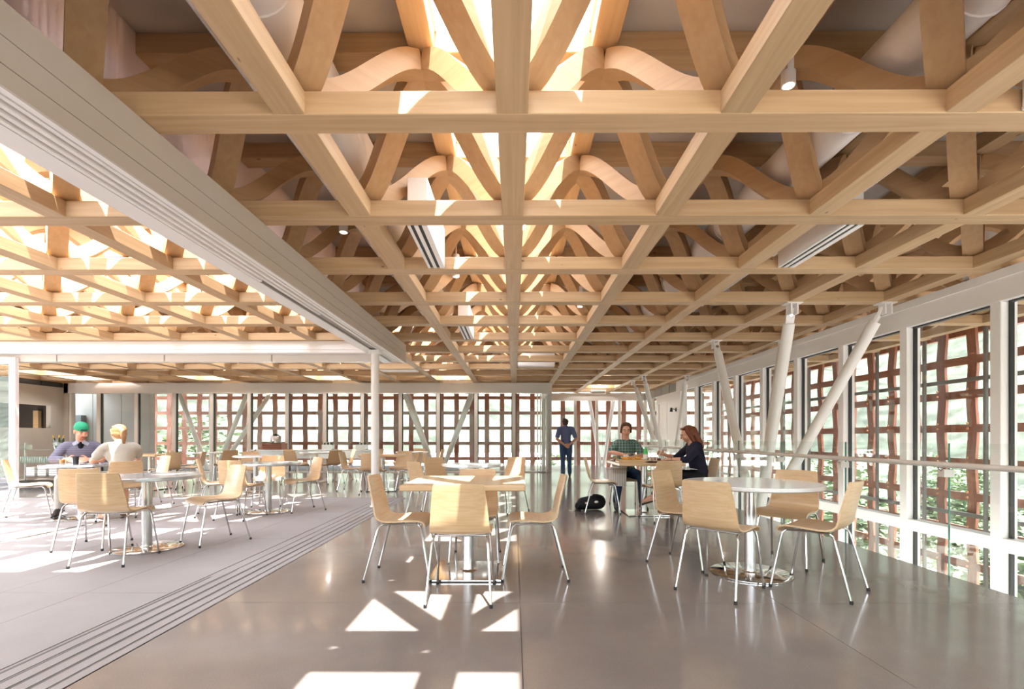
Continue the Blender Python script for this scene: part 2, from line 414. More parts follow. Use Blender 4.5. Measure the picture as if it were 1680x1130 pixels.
MB().box(-.085, .085, -.085, .085, HB - .05, HB).build('cap_plate', M_WHITE, col)
# parked sliding glass door at the terrace edge
dr = empty('door_1', (-10.46, 8.95, 0)); tag(dr, 'white framed sliding glass door parked beside the terrace', 'door', kind='structure')
for x0, x1 in ((0, .1), (1.15, 1.27)): MB().bbox(x0, x1, -.04, .04, 0, 2.6, .006).build('stile', M_WHITE, dr)
MB().box(.1, 1.15, -.04, .04, 0, .12).build('bottom_rail', M_WHITE, dr); MB().box(.1, 1.15, -.04, .04, 2.48, 2.6).build('top_rail', M_WHITE, dr)
M_DOORG = glassmat('door_glass', (0.86, 0.89, 0.93, 1), 0.22); MB().box(.1, 1.15, -.006, .006, .12, 2.48).build('pane', M_DOORG, dr)

# ================================================================== GLAZED WALLS
GX = 5.2; ZG = 2.547
def mullion_mesh(h0, h1, name='mullion'):
    return MB().bbox(-.09, .09, -.06, .06, h0, h1, .006).mesh(name, M_WHITE)
gr = empty('window_3'); tag(gr, 'tall white framed glass wall beside the stair void', 'glass wall', kind='structure')
mm = mullion_mesh(-3.4, ZG); gk = MB().box(-.02, .02, -.012, .012, -3.4, ZG).mesh('gasket', M_GASKET)
pane_r = MB().box(-.006, .006, .08, S - .08, -3.4, ZG).mesh('pane', M_GLASS)
for j in range(-2, 11):
    y = RY0 + S * j
    if y > 14.8: continue
    inst('mullion', mm, gr, T(GX, y, 0)); inst('gasket', gk, gr, T(GX + .01, y - .073, 0)); inst('gasket', gk, gr, T(GX + .01, y + .073, 0))
    inst('pane', pane_r, gr, T(GX + .02, y, 0))
    MB().box(GX - .03, GX + .03, y + .08, y + S - .08, ZG - .018, ZG).build('gasket', M_GASKET, gr)
MB().box(GX - .08, GX + .08, -2, 14.9, -.08, .06).build('transom', M_WHITE, gr)
MB().box(GX - .09, GX + .09, -2, 14.9, -1.95, -1.85).build('transom', M_WHITE, gr)
MB().box(GX - .1, GX + .1, -2, 14.9, ZG, ZL - .004).build('header', M_WHITE, gr)
MB().box(GX - .115, GX - .1, -2, 14.9, ZL - .1, ZL - .006).build('header_board', M_WHITE, gr)
wr = empty('wall_right'); tag(wr, 'white end wall with frosted strip beside the grey door', 'wall', kind='structure')
MB().box(GX - .1, GX + .1, 14.9, 16.2, -3.4, ZL - .3).box(GX - .1, GX + .1, 17.2, 17.4, -3.4, ZL - .3).box(GX - .1, GX + .1, 16.2, 17.2, 2.3, ZL - .3).box(GX - .1, GX + .1, 14.9, 15.3, ZL - .3, ZL - .004).build('wall_panel', M_WHITE, wr)
M_FROST = plain('frosted_glass', rgb(150,152,148), 0.3, 0, 0.04)
for i in range(5): MB().box(GX - .06, GX + .04, 15.33 + i * .82, 15.33 + i * .82 + .78, ZL - .3, ZL - .01).build('frosted_pane', M_FROST, wr)
for yy in (17.4, 18.3, 19.2): MB().box(GX - .06, GX + .06, yy, yy + .12, -.1, ZL - .3).build('mullion', M_WHITE, wr)
MB().box(GX - .006, GX + .006, 17.5, 19.3, 0, ZL - .3).build('pane', M_GLASS, wr)
d2 = empty('door_2', (GX - .04, 16.2, 0)); tag(d2, 'pale grey flush door at the end of the glass wall', 'door', kind='structure')
MB().bbox(-.03, .03, .04, .96, 0, 2.28, .006).build('leaf', M_WHITE2, d2)
MB().box(-.07, .05, 0, .04, 0, 2.3).box(-.07, .05, .96, 1.0, 0, 2.3).box(-.07, .05, .04, .96, 2.28, 2.32).build('frame', M_WHITE, d2)
MB().tube([(-.03, .86, 1.0), (-.09, .86, 1.0), (-.09, .74, 1.0)], .011).build('handle', M_STEEL, d2)
MB().box(-.034, -.03, .4, .6, 1.45, 1.5).build('sign_plate', M_WHITE, d2)
wl_ = empty('wall_lamp', (GX - .1, 15.3, 2.0)); tag(wl_, 'small black wall lamp high on the white end wall', 'lamp')
MB().box(-.02, 0, -.04, .04, -.06, .06).build('back_plate', M_BLACK, wl_); MB().tube([(-.01, 0, 0), (-.12, 0, .02)], .012).build('arm', M_BLACK, wl_)
MB().lathe([(.05, -.07), (.03, .06)], 12, T(-.15, 0, .0)).build('shade', M_BLACK, wl_, smooth=True)

YG = 15.7
gf = empty('window_4'); tag(gf, 'wide glass wall with pale mullions across the far side of the hall', 'glass wall', kind='structure')
mf = MB().bbox(-.055, .055, -.08, .08, 0, ZG, .005).mesh('mullion', M_WHITE2)
gkf = MB().box(-.012, .012, -.03, .03, 0, ZG).mesh('gasket', M_GASKET)
pf = MB().box(.07, S - .07, -.006, .006, .03, ZG).mesh('pane', M_GLASS)
for k in range(-11, 1):
    inst('mullion', mf, gf, T(S * k, YG, 0)); inst('gasket', gkf, gf, T(S * k + .066, YG, 0)); inst('gasket', gkf, gf, T(S * k - .066, YG, 0))
    if k < 0: inst('pane', pf, gf, T(S * k, YG + .02, 0))
for x in (-14.35,): inst('mullion', mf, gf, T(x, YG, 0))
MB().box(-14.3, -13.5, YG + .014, YG + .026, .03, ZG).build('pane', M_GLASS, gf)
MB().box(.07, 1.05, YG + .014, YG + .026, .03, ZG).build('pane', M_GLASS, gf)
MB().box(-14.5, 1.22, YG - .12, YG + .15, ZG, ZL - .004).build('header', M_WHITE2, gf)
MB().box(-14.5, 1.22, YG - .06, YG + .06, -.004, .035).build('sill', M_WHITE2, gf)
gc = empty('window_5'); tag(gc, 'glass return wall with stacked folding leaves at the corner', 'glass wall', kind='structure')
for yy in (YG + .0, 16.9, 18.1, 19.25): MB().bbox(1.1, 1.22, yy, yy + .1, 0, ZG, .005).build('mullion', M_WHITE, gc)
MB().box(1.15, 1.162, YG + .1, 19.25, .03, ZG).build('pane', M_GLASS, gc)
MB().box(1.08, 1.24, YG + .15, 19.3, ZG, ZL - .004).build('header', M_WHITE2, gc)
for i in range(4): MB().bbox(.74 + i * .09, .765 + i * .09, YG - .32, YG - .1, .02, 2.5, .004).build('folding_leaf', M_STEEL if i % 2 else M_WHITE, gc)
ge = empty('window_6'); tag(ge, 'end glazing of the corridor behind the standing man', 'glass wall', kind='structure')
for x in (1.22, 2.44, 3.3, 4.2): MB().bbox(x - .05, x + .05, 19.3, 19.44, -.2, 2.59, .005).build('mullion', M_WHITE2, ge)
for a, b_ in ((1.28, 2.38), (2.5, 3.24), (3.36, 4.14), (4.26, 5.1)): MB().box(a, b_, 19.36, 19.372, 0, 2.59).build('pane', M_GLASS, ge)
MB().box(1.24, GX, 19.26, 19.46, 2.59, ZL - .004).build('header', M_WHITE2, ge)

# ------------------------------------------------------------------ kitchen side on the left
wk = empty('wall_left'); tag(wk, 'grey kitchen wall with a wide dark serving hatch', 'wall', kind='structure')
KW = -14.5
MB().box(KW - .15, KW, 9.0, 15.6, 0, 1.41).build('apron', M_GREYW, wk)
MB().box(KW - .15, KW, 9.0, 15.6, 2.12, 2.72).build('soffit_panel', M_GREYW, wk)
for i in range(9): MB().box(KW - .05, KW + .01, 9.0 + i * .73, 9.7 + i * .73, 2.73, 2.86).build('vent_grille', M_DARK, wk)
MB().box(KW - .15, KW, 15.15, 15.6, 1.41, 2.12).build('pier', M_GREYW, wk)
MB().box(KW - 2.2, KW - 2.1, 9, 16, 0, 2.9).box(KW - 2.2, KW - .15, 15.6, 15.7, 0, 2.9).box(KW - 2.2, KW - .1, 9, 15.7, 2.8, 2.9).build('kitchen_back', plain('kitchen_dark', rgb(74,64,58), 0.6), wk)
MB().box(-15.36, -15.2, 15.45, 15.56, 1.0, 1.98).build('wood_post', M_TOPW, wk)
MB().box(-14.65, -14.36, 15.58, 15.8, 0, ZL - .01).build('corner_post', M_GREYW, wk)
wc = empty('wall_concrete'); tag(wc, 'light concrete wall behind the leftmost bays of the far glazing', 'wall', kind='structure')
[MB().bbox(x0, x0 + 1.0, 17.0, 17.25, -1, 3.6, .006).build('concrete_panel', M_CONC, wc) for x0 in (-15.8, -14.79, -13.78)]
MB().box(-15.25, -15.03, 16.8, 17.0, -1, 1.9).build('steel_pier', plain('blue_grey_steel', rgb(140,148,150), .5), wc)
MB().box(8.3, 8.42, -0.2, 20.3, 3.0, 3.95).box(-15, 8.42, 20.55, 20.65, 3.05, 3.95).build('added_fascia', M_LATT, frame)  # added edge boards that shut out bright sky above the glass headers

# ================================================================== V COLUMNS
def vcol(name, label, foot, tops, cat='column', r=0.068):
    e = empty(name, foot); tag(e, label, cat, kind='structure'); F = Vector(foot)
    for tp in tops:
        d = Vector(tp) - F; L = d.length; u = d / L
        a = u * .1; b_ = d - u * .26
        sh = MB(); sh.tube([a, a + u * .12, b_ - u * .05, b_], r, 18); sh.build('strut', M_WHITE, e, smooth=True)
        Mx = Matrix.Translation(b_) @ u.to_track_quat('Z', 'X').to_matrix().to_4x4()
        fk = MB().bbox(-.018, .018, -.055, .055, -.03, .2, .004, Mx); fk.build('tongue', M_WHITE, e)
        pn = MB().lathe([(.028, -.03), (.028, .03)], 14, Mx @ T(0, 0, .12) @ RY(math.pi / 2)); pn.build('pin', M_STEEL, e, smooth=True)
        MB().box(-.1, .1, -.08, .08, -.014, -.001, Matrix.Translation(d)).box(-.05, -.03, -.06, .06, -.15, -.012, Matrix.Translation(d)).box(.03, .05, -.06, .06, -.15, -.012, Matrix.Translation(d)).build('clevis', M_WHITE, e)
    MB().ball((0, 0, 0), (.13, .13, .16)).build('foot_casting', M_WHITE, e, smooth=True)
    return e
yn = lambda j: RY0 + S * j
vcol('forked_column', 'white four-armed steel column behind the railing near the round white table', (3.8, 7.6, -.35), [(3.66, yn(3), ZL), (4.88, yn(3), ZL), (3.66, yn(5), ZL), (4.88, yn(5), ZL)], r=.072)
vcol('forked_column', 'white branching steel column by the end wall, beyond the seated couple', (4.6, 14.3, -.35), [(3.66, yn(9), ZL), (4.88, yn(9), ZL), (3.66, yn(10), ZL)], r=.065)
vcol('forked_column', 'slender white branching column outside the corridor end glazing', (3.6, 19.85, -.4), [(3.05, 19.85, ZL), (4.1, 19.85, ZL)], r=.07)
vcol('forked_column', 'pale branching column outside the far glazing beside the concrete wall', (-10.6, 17.0, -.4), [(-11.75, 16.9, ZL), (-11.2, 17.9, ZL), (-9.2, 16.9, ZL), (-8.9, 17.9, ZL)], r=.075)
vcol('forked_column', 'pale branching column outside the middle of the far glazing', (-2.65, 17.0, -.4), [(-3.9, 16.9, ZL), (-3.95, 17.9, ZL), (-1.4, 16.9, ZL), (-1.45, 17.9, ZL)], r=.075)

# ================================================================== LATTICE SCREENS
def strip(L0, L1, w, t, pitch, amp, phase, vertical):
    """woven strip: bows in and out past the crossing strips; long axis local x, bows along y, width along z"""
    b = MB(); vs = []; fs = []; n = max(2, int((L1 - L0) / pitch * 4))
    for i in range(n + 1):
        x = L0 + (L1 - L0) * i / n; y = amp * math.cos(math.pi * x / pitch + phase)
        for (dy, dz) in ((-t/2, -w/2), (t/2, -w/2), (t/2, w/2), (-t/2, w/2)): vs.append((x, y + dy, dz))
    for i in range(n):
        a = i * 4; d = a + 4
        for q in range(4): fs.append((a + q, a + (q+1) % 4, d + (q+1) % 4, d + q))
    fs += [(3, 2, 1, 0), (n*4, n*4+1, n*4+2, n*4+3)]
    return b.add(vs, fs)
lf = empty('lattice_screen', (0, 20.4, 0)); tag(lf, 'woven brown timber lattice outside the far glazing', 'lattice screen')
P1 = 0.637; Z0 = 1.04 + CAMH; X0 = -15.785
vm = [strip(-3.4, 3.0, .19, .05, P1, .028, (Z0 / P1 * math.pi) + q * math.pi, True).mesh('upright', M_LATT) for q in (0, 1)]
for i in range(38):
    x = X0 + P1 * i
    inst('upright', vm[i % 2], lf, T(x, 0, 0) @ RY(-math.pi / 2))
hm = [strip(-16.2, 8.2, .13, .05, P1, .028, -(X0 / P1 * math.pi) + q * math.pi, False).mesh('crosspiece', M_LATT) for q in (0, 1)]
for i in range(-6, 2):
    inst('crosspiece', hm[(i + 1) % 2], lf, T(0, 0, Z0 + P1 * i))
lr = empty('lattice_screen', (8.0, 0, 0)); tag(lr, 'woven brown timber lattice outside the tall glass wall by the stair', 'lattice screen')
P2 = 0.60
vm2 = [strip(-6.2, 3.0, .17, .05, P2, .016, q * math.pi, True).mesh('upright', M_LATT) for q in (0, 1)]
for i in range(30):
    inst('upright', vm2[i % 2], lr, T(0, 1.9 + P2 * i, .04) @ RZ(math.pi / 2) @ RY(-math.pi / 2))
hm2 = [strip(0.8, 20.2, .14, .05, P2, .016, -(1.9 / P2 * math.pi) + q * math.pi, False).mesh('crosspiece', M_LATT) for q in (0, 1)]
for i in range(-10, 5):
    inst('crosspiece', hm2[i % 2], lr, T(0, 0, .08 + P2 * i) @ RZ(math.pi / 2))
bolt = MB().lathe([(.02, 0), (.02, .012), (.009, .018)], 8).mesh('bolt', plain('copper_bolt', rgb(214,140,90), .3, .8))
for i in range(0, 16):
    for q in range(-3, 4):
        for dz in (-.045, .045):
            inst('bolt', bolt, lr, T(-.09, 1.9 + P2 * i, .12 + P2 * q + dz) @ RY(-math.pi / 2))
M_POST = plain('weathered_steel', rgb(112,106,103), .4, .3)
for i in range(0, 16):
    MB().tube([(-.2, 2.06 + 2 * P2 * i, -5.5), (-.2, 2.06 + 2 * P2 * i, 2.95)], .034, 10).build('steel_post', M_POST, lr, smooth=True)
for z in (2.12, -.22, -2.5): MB().bbox(-.16, -.10, .8, 20.2, z - .035, z + .035, .006).build('steel_rail', M_POST, lr)
# ================================================================== RAILING
rl = empty('glass_railing', (FX1 - .02, 0, 0)); tag(rl, 'frameless glass railing with round handrail along the floor edge', 'railing')
for i in range(-3, 8):
    y = 3.92 + S * i
    MB().box(-.007, .007, y + .006, y + S - .006, -.3, 1.07).build('pane', M_RAILG, rl)
    MB().box(-.0075, .0075, y + .003, y + .0065, -.3, 1.07).build('pane_edge', M_EDGEG, rl)
    MB().box(-.07, .012, y - .03, y + .03, .80, .86).build('bracket', M_WHITE2, rl)
    MB().tube([(-.06, y, .85), (-.09, y, .875)], .01).build('bracket_stem', M_STEEL, rl)
MB().tube([(-.09, 0.3, .90), (-.09, 13.6, .90)], .022, 12).build('handrail', M_WHITE, rl, smooth=True)

# ================================================================== SERVICES IN THE ROOF
def duct(label, x, z, r, y0, y1):
    e = empty('air_duct', (x, 0, z)); tag(e, label, 'duct')
    n = int((y1 - y0) / .9)
    for i in range(n):
        a = y0 + (y1 - y0) * i / n; b_ = y0 + (y1 - y0) * (i + 1) / n
        MB().lathe([(r, 0), (r, b_ - a - .02), (r + .008, b_ - a - .016), (r + .008, b_ - a)], 24, T(0, a, 0) @ RX(-math.pi / 2)).build('duct_section', M_WHITE, e, smooth=True)
    return e
duct('white round duct above the second beam left of the skylight', -1.30, ZL + .56, .17, 0.6, 12)
duct('white spiral duct above the second beam right of the skylight', 2.38, ZL + .56, .18, 0.6, 12)
def pipe(label, pts, r=.028):
    e = empty('sprinkler_pipe', pts[0]); tag(e, label, 'pipe'); P0 = Vector(pts[0])
    MB().tube([Vector(p) - P0 for p in pts], r, 10).build('tube', M_WHITE, e, smooth=True)
    for p in pts[1:-1] or pts[-1:]:
        q = Vector(p) - P0; MB().ball(q, r * 1.6).build('elbow', M_WHITE, e, smooth=True)
    for t in (.3, .7):
        q = (Vector(pts[0]).lerp(Vector(pts[1]), t)) - P0; MB().lathe([(r * 1.5, -.03), (r * 1.5, .03)], 12, Matrix.Translation(q) @ (Vector(pts[1]) - Vector(pts[0])).to_track_quat('Z', 'X').to_matrix().to_4x4()).build('coupling', M_WHITE, e, smooth=True)
pipe('white sprinkler pipe with couplings beside the third beam at upper right', [(3.1, .9, ZL + .55), (3.1, 3.45, ZL + .45), (3.1, 5.0, ZL + .42), (3.1, 8.0, ZL + .42)])
pipe('short white sprinkler branch crossing under the left duct', [(-1.55, 3.2, ZL + .33), (-.72, 3.2, ZL + .33), (-.70, 3.2, ZL + .42)])
pipe('short white sprinkler branch crossing at upper right', [(2.95, 3.25, ZL + .36), (3.75, 3.25, ZL + .36), (3.78, 3.25, ZL + .45)])
pipe('white sprinkler main running beside the left duct', [(-1.62, .8, ZL + .45), (-1.62, 9, ZL + .45)])
def diffuser(label, x, y0, y1):
    e = empty('slot_diffuser', (x, y0, ZL)); tag(e, label, 'air diffuser'); L = y1 - y0
    MB().bbox(-.085, .085, 0, L, .02, .41, .004).build('plenum_box', M_WHITE, e)
    for a, b_ in ((-.085, -.06), (-.028, .005), (.037, .085)): MB().box(a, b_, 0, L, .004, .02).build('trim_strip', M_WHITE, e)
    for a in (-.044, .021): MB().box(a - .016, a + .016, .01, L - .01, .012, .0205).build('slot', M_BLACK, e)
diffuser('white twin-slot air diffuser hanging left of the central skylight, nearer one', -.80, 4.06, 5.07)
diffuser('white twin-slot air diffuser hanging left of the central skylight, farther one', -.80, 7.72, 8.73)
diffuser('white twin-slot air diffuser between the beams right of the skylight', 2.84, 4.06, 5.07)
diffuser('white twin-slot air diffuser cut by the right edge of the picture', 2.84, 1.62, 2.64)
M_LAMP = plain('lamp_lens', rgb(255,240,220), 0.4, 0, 0.0, emit=2.0)
def downlight(label, x, y, z0, L=.3, watt=0.0):
    e = empty('downlight', (x, y, z0)); tag(e, label, 'lamp')
    MB().lathe([(.04, 0), (.045, .0), (.045, L)], 18).build('housing', M_WHITE, e, smooth=True)
    MB().lathe([(.034, -.002), (.034, .004)], 16).build('lens', M_LAMP, e)
    MB().tube([(0, 0, L), (0, 0, ZD - z0)], .008).build('stem', M_WHITE, e)
    if watt:  # point light carried only by the added fill lamps
        ld = bpy.data.lights.new('added_fill_glow', 'POINT'); ld.energy = watt; ld.shadow_soft_size = .06; ld.color = (1.0, .95, .88)
        lo = bpy.data.objects.new('added_fill_glow', ld); COL.objects.link(lo); lo.parent = e; lo.location = (0, 0, -.08)
downlight('white cylinder downlight beside the curved web at upper right', 1.84, 3.25, ZL + .58, .26)
downlight('small cylinder downlight left of the door-side beams', -1.75, 5.0, ZL + .35)
downlight('small cylinder downlight in the lit bay right of the central beam', 1.0, 7.3, ZL + .2)
downlight('small cylinder downlight in the lit bay left of the central beam', -.78, 6.6, ZL + .42)
for x, y, lb in ((-12.8, 13.2, 'added cylinder fill lamp nearest the kitchen wall'), (-13.0, 14.75, 'added cylinder fill lamp in front of the concrete wall bays'), (-9.15, 14.4, 'added cylinder fill lamp above the branching column bay'),
                 (-5.5, 14.4, 'added cylinder fill lamp above the urn counter'), (-1.85, 14.4, 'added cylinder fill lamp before the middle of the far glazing'), (3.05, 17.2, 'added cylinder fill lamp in the far corridor')):
    downlight(lb, x, y, ZL + .30, .26, 9.0)  # added fill lamps, no known fittings; they brighten the dim far end
bxn = empty('ceiling_box', (.55, 12.4, ZL)); tag(bxn, 'white box unit hung in a far bay right of the central beam', 'ceiling unit')
MB().bbox(-.45, .48, -.25, .25, .03, .35, .01).build('casing', M_WHITE, bxn); MB().box(-.43, .46, -.256, -.25, .06, .1).build('louvre', M_WHITE2, bxn)
bx2 = empty('ceiling_box', (-3.1, 13.1, ZL)); tag(bx2, 'white box unit hung in a far bay above the column', 'ceiling unit')
MB().bbox(-.5, .5, -.2, .2, .03, .3, .01).build('casing', M_WHITE, bx2); MB().box(-.48, .48, -.206, -.2, .06, .1).build('louvre', M_WHITE2, bx2)
es = empty('emergency_light', (3.1, 17.9, ZL - .1)); tag(es, 'small white emergency light under the corridor beams', 'light')
MB().bbox(-.28, .28, -.06, .06, -.06, .1, .01).build('case', M_WHITE, es); MB().box(-.24, .24, -.064, -.06, -.03, .05).build('lens', M_FROST, es)

# ================================================================== OUTSIDE
def hill_mat():
    m, nt, b = newmat('hillside'); N = nt.nodes; L = nt.links
    geo = N.new('ShaderNodeNewGeometry'); n1 = N.new('ShaderNodeTexNoise'); n1.inputs['Scale'].default_value = .035; n1.inputs['Detail'].default_value = 8
    L.new(geo.outputs['Position'], n1.inputs['Vector']); rp = N.new('ShaderNodeValToRGB')
    rp.color_ramp.elements[0].position = .36; rp.color_ramp.elements[0].color = rgb(54,57,49); rp.color_ramp.elements[1].position = .6; rp.color_ramp.elements[1].color = rgb(84,88,76)
    L.new(n1.outputs[0], rp.inputs[0]); n2 = N.new('ShaderNodeTexNoise'); n2.inputs['Scale'].default_value = .3; n2.inputs['Detail'].default_value = 4; L.new(geo.outputs['Position'], n2.inputs['Vector'])
    mr = N.new('ShaderNodeMapRange'); mr.inputs['From Min'].default_value = .35; mr.inputs['From Max'].default_value = .65; mr.inputs['To Min'].default_value = .6; mr.inputs['To Max'].default_value = 1.3
    L.new(n2.outputs[0], mr.inputs[0]); hv = N.new('ShaderNodeHueSaturation'); L.new(mr.outputs[0], hv.inputs['Value']); L.new(rp.outputs[0], hv.inputs['Color'])
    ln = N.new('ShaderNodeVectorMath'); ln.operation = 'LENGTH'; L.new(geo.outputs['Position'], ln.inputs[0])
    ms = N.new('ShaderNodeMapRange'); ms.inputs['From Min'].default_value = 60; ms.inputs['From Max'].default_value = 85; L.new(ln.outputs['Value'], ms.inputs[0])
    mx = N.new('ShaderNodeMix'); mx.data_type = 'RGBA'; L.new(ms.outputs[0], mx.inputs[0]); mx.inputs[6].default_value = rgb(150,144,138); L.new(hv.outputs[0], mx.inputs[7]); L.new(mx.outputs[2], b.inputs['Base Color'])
    b.inputs['Roughness'].default_value = .95; b.inputs['Specular IOR Level'].default_value = .1
    return m
g = MB(); vs = []; fs = []; NA = 72; rad = [0, 15, 35, 60, 90, 130, 180, 240, 320, 420, 560]
for r in rad:
    for i in range(NA):
        a = 2 * math.pi * i / NA
        lift = .62 if -1.2 < (a if a < math.pi else a - 2 * math.pi) < 2.9 else .25
        h = -11 + max(0, r - 80) * lift * (.85 + .25 * math.sin(3 * a + 1) + .08 * math.sin(11 * a)) + (random.uniform(-1.5, 1.5) * r / 60 if r > 80 else 0)
        vs.append((r * math.cos(a), r * math.sin(a), h))
for j in range(len(rad) - 1):
    for i in range(NA):
        k = (i + 1) % NA; fs.append((j*NA+i, j*NA+k, (j+1)*NA+k, (j+1)*NA+i))
g.add(vs, fs); tag(g.build('terrain', hill_mat(), smooth=True), 'sunlit green hillside around the town', 'hillside', kind='structure')
M_LEAF = plain('leaf_green', rgb(104,118,84), .6, 0, .3, 1.5); M_BARK = plain('bark', rgb(96,78,62), .9, 0, .2, 8)
def tree_meshes(seed, R, H):
    rnd = random.Random(seed); b = MB()
    for i in range(3200):
        while True:
            p = Vector((rnd.uniform(-1, 1), rnd.uniform(-1, 1), rnd.uniform(-1, 1)))
            if .25 < p.length < 1: break
        p *= .8 + .25 * math.sin(5 * p.x + seed) * math.sin(4 * p.z + 2 * p.y)
        c = Vector((p.x * R, p.y * R, H * .62 + p.z * H * .42)); s = rnd.uniform(.08, .19)
        q = Matrix.Rotation(rnd.uniform(0, 6.28), 3, 'Z') @ Matrix.Rotation(rnd.uniform(-1, 1), 3, 'X')
        b.add([c + q @ Vector(v) for v in ((-s, -s * .6, 0), (s, -s * .6, .03), (s * 1.1, s * .6, 0), (-s, s * .6, .05))], [(0, 1, 2, 3)])
    t = MB().tube([(0, 0, 0), (.05, .02, H * .3), (0, .05, H * .75)], .22, 8, r1=.06)
    for i in range(5):
        a = i * 1.3; t.tube([(0, 0, H * (.3 + .06 * i)), (R * .5 * math.cos(a), R * .5 * math.sin(a), H * (.5 + .07 * i))], .08, 6, r1=.03)
    return b.mesh('crown', M_LEAF), t.mesh('trunk', M_BARK)
TM = [tree_meshes(3, 2.6, 9.5), tree_meshes(8, 3.2, 10.5), tree_meshes(12, 2.2, 8.0)]
rt = random.Random(5)
spots = [(15, 7), (21, 14), (15, 14.5), (24, 22), (15.5, 23), (44, 33), (29, 33), (23, 0), (20, 31), (11, 34), (3, 36), (-5, 33), (-13, 36), (-21.5, 33), (-30, 36), (46, 16), (46, 3), (37, 40), (-36, 33)]
for i, (x, y) in enumerate(spots):
    e = empty('tree', (x, y, -11), rt.uniform(0, 6)); s = rt.uniform(.9, 1.25) * (1.15 if y > 30 else 1.0); e.scale = (s, s, s)
    tag(e, 'leafy green tree beyond the timber lattice', 'tree', 'trees beyond the lattice')
    c, t = TM[i % 3]; inst('crown', c, e); inst('trunk', t, e)
M_ROOF = plain('pale_roof', rgb(214,210,204), .6); M_HW = plain('house_wall', rgb(226,220,210), .8); M_PANE = plain('dark_pane', rgb(70,82,92), .2)
def house(label, x, y, w, d, h, rz=0):
    e = empty('house', (x, y, -11), rz); tag(e, label, 'house')
    MB().box(-w/2, w/2, -d/2, d/2, 0, h).build('wall', M_HW, e)
    MB().add([(-w/2-.5, -d/2-.5, h), (w/2+.5, -d/2-.5, h), (w/2+.5, d/2+.5, h), (-w/2-.5, d/2+.5, h), (-w/2-.5, 0, h + d * .28), (w/2+.5, 0, h + d * .28)], [(0,1,5,4), (2,3,4,5), (0,4,3), (1,2,5), (0,3,2,1)]).build('roof', M_ROOF, e)
    n = int(w / 2.6)
    for i in range(n):
        for k in range(int(h / 3)):
            xx = -w/2 + w * (i + .5) / n; MB().box(xx - .55, xx + .55, -d/2 - .06, -d/2 + .02, .9 + k * 3, 2.3 + k * 3).build('window', M_PANE, e)
house('long pale roofed building seen through the middle of the far lattice', -8, 52, 22, 11, 7.4, .05)
house('pale house seen through the lattice behind the standing man', 12, 48, 13, 9, 6.8, -.15)
house('white gabled house seen through the lattice beside the concrete wall', -30, 46, 15, 10, 8.2, .12)
house('white building seen low through the lattice beyond the railing', 34, 22, 10, 8, 6.5, 1.3)
house('pale house low beyond the glass wall at the right edge', 31, 9, 9, 8, 6.0, 1.5)

# ================================================================== CHAIRS AND TABLES
def chair_proto():
    e = empty('plywood_chair')
    prof = [(.212, .418), (.207, .440), (.188, .458), (.15, .468), (.08, .470), (0, .464), (-.07, .460), (-.115, .463), (-.148, .474), (-.172, .496), (-.186, .53), (-.202, .59), (-.219, .66), (-.236, .735), (-.250, .79), (-.254, .812)]
    wid = [.40, .41, .415, .42, .425, .425, .42, .415, .41, .405, .40, .39, .375, .358, .345, .325]
    th = .012; cols = 9; b = MB(); vs = []; fs = []
    n = len(prof); back = [min(1, max(0, (z - .47) / .12)) for (_, z) in prof]
    def surf(i, c, o):
        y, z = prof[i]; p0 = prof[max(i-1, 0)]; p1 = prof[min(i+1, n-1)]
        t = Vector((0, p1[0] - p0[0], p1[1] - p0[1])).normalized(); nm = Vector((0, t.z, -t.y))
        if nm.z < 0 and i < 8: nm = -nm
        u = (c / (cols - 1)) * 2 - 1
        p = Vector((u * wid[i] / 2, y, z))
        p.y += back[i] * .028 * (u * u - .4)                          # hollow of the backrest
        p.z += (1 - back[i]) * .010 * (abs(u) ** 3)                   # dished seat
        return p + nm * o
    sg = 1
    for o in (0, th):
        for i in range(n):
            for c in range(cols): vs.append(surf(i, c, -o))
    m = n * cols
    for i in range(n - 1):
        for c in range(cols - 1):
            a = i * cols + c; fs.append((a, a+1, a+cols+1, a+cols)); fs.append((m+a, m+a+cols, m+a+cols+1, m+a+1))
    for c in range(cols - 1): fs.append((c, m+c, m+c+1, c+1)); a = (n-1)*cols + c; fs.append((a, a+1, m+a+1, m+a))
    for i in range(n - 1):
        a = i*cols; fs.append((a, a+cols, m+a+cols, m+a)); a = i*cols + cols - 1; fs.append((a, m+a, m+a+cols, a+cols))
    b.add(vs, fs).build('seat_shell', M_PLY, e, smooth=True)
    for s in (-1, 1):
        MB().tube([(s*.215, -.262, .012), (s*.190, -.162, .395), (s*.183, -.150, .428), (s*.178, -.125, .445)], .0088, 8).build('leg', M_CHROME, e, smooth=True)
        MB().tube([(s*.215, .246, .012), (s*.190, .182, .385), (s*.184, .172, .42), (s*.178, .15, .440)], .0088, 8).build('leg', M_CHROME, e, smooth=True)
        MB().tube([(s*.178, -.13, .4445), (s*.178, 0, .4465), (s*.178, .153, .440)], .0085, 8).build('seat_rail', M_CHROME, e, smooth=True)
        for y in (-.264, .247): MB().lathe([(.012, 0), (.012, .02), (.009, .024)], 8, T(s*.2155, y, 0)).build('foot_cap', M_BLACK, e)
    MB().tube([(-.178, -.11, .4445), (.178, -.11, .4445)], .007, 8).build('cross_rail', M_CHROME, e, smooth=True)
    MB().tube([(-.178, .13, .4445), (.178, .13, .4445)], .007, 8).build('cross_rail', M_CHROME, e, smooth=True)
    return e
CH0 = chair_proto(); used = [False]
def chair(x, y, fx, fy, label, group='pale plywood cafe chairs'):
    o = CH0 if not used[0] else copy_tree(CH0)
    used[0] = True
    o.location = (x, y, 0); o.rotation_euler = (0, 0, math.atan2(-fx, fy))
    tag(o, label, 'chair', group); return o
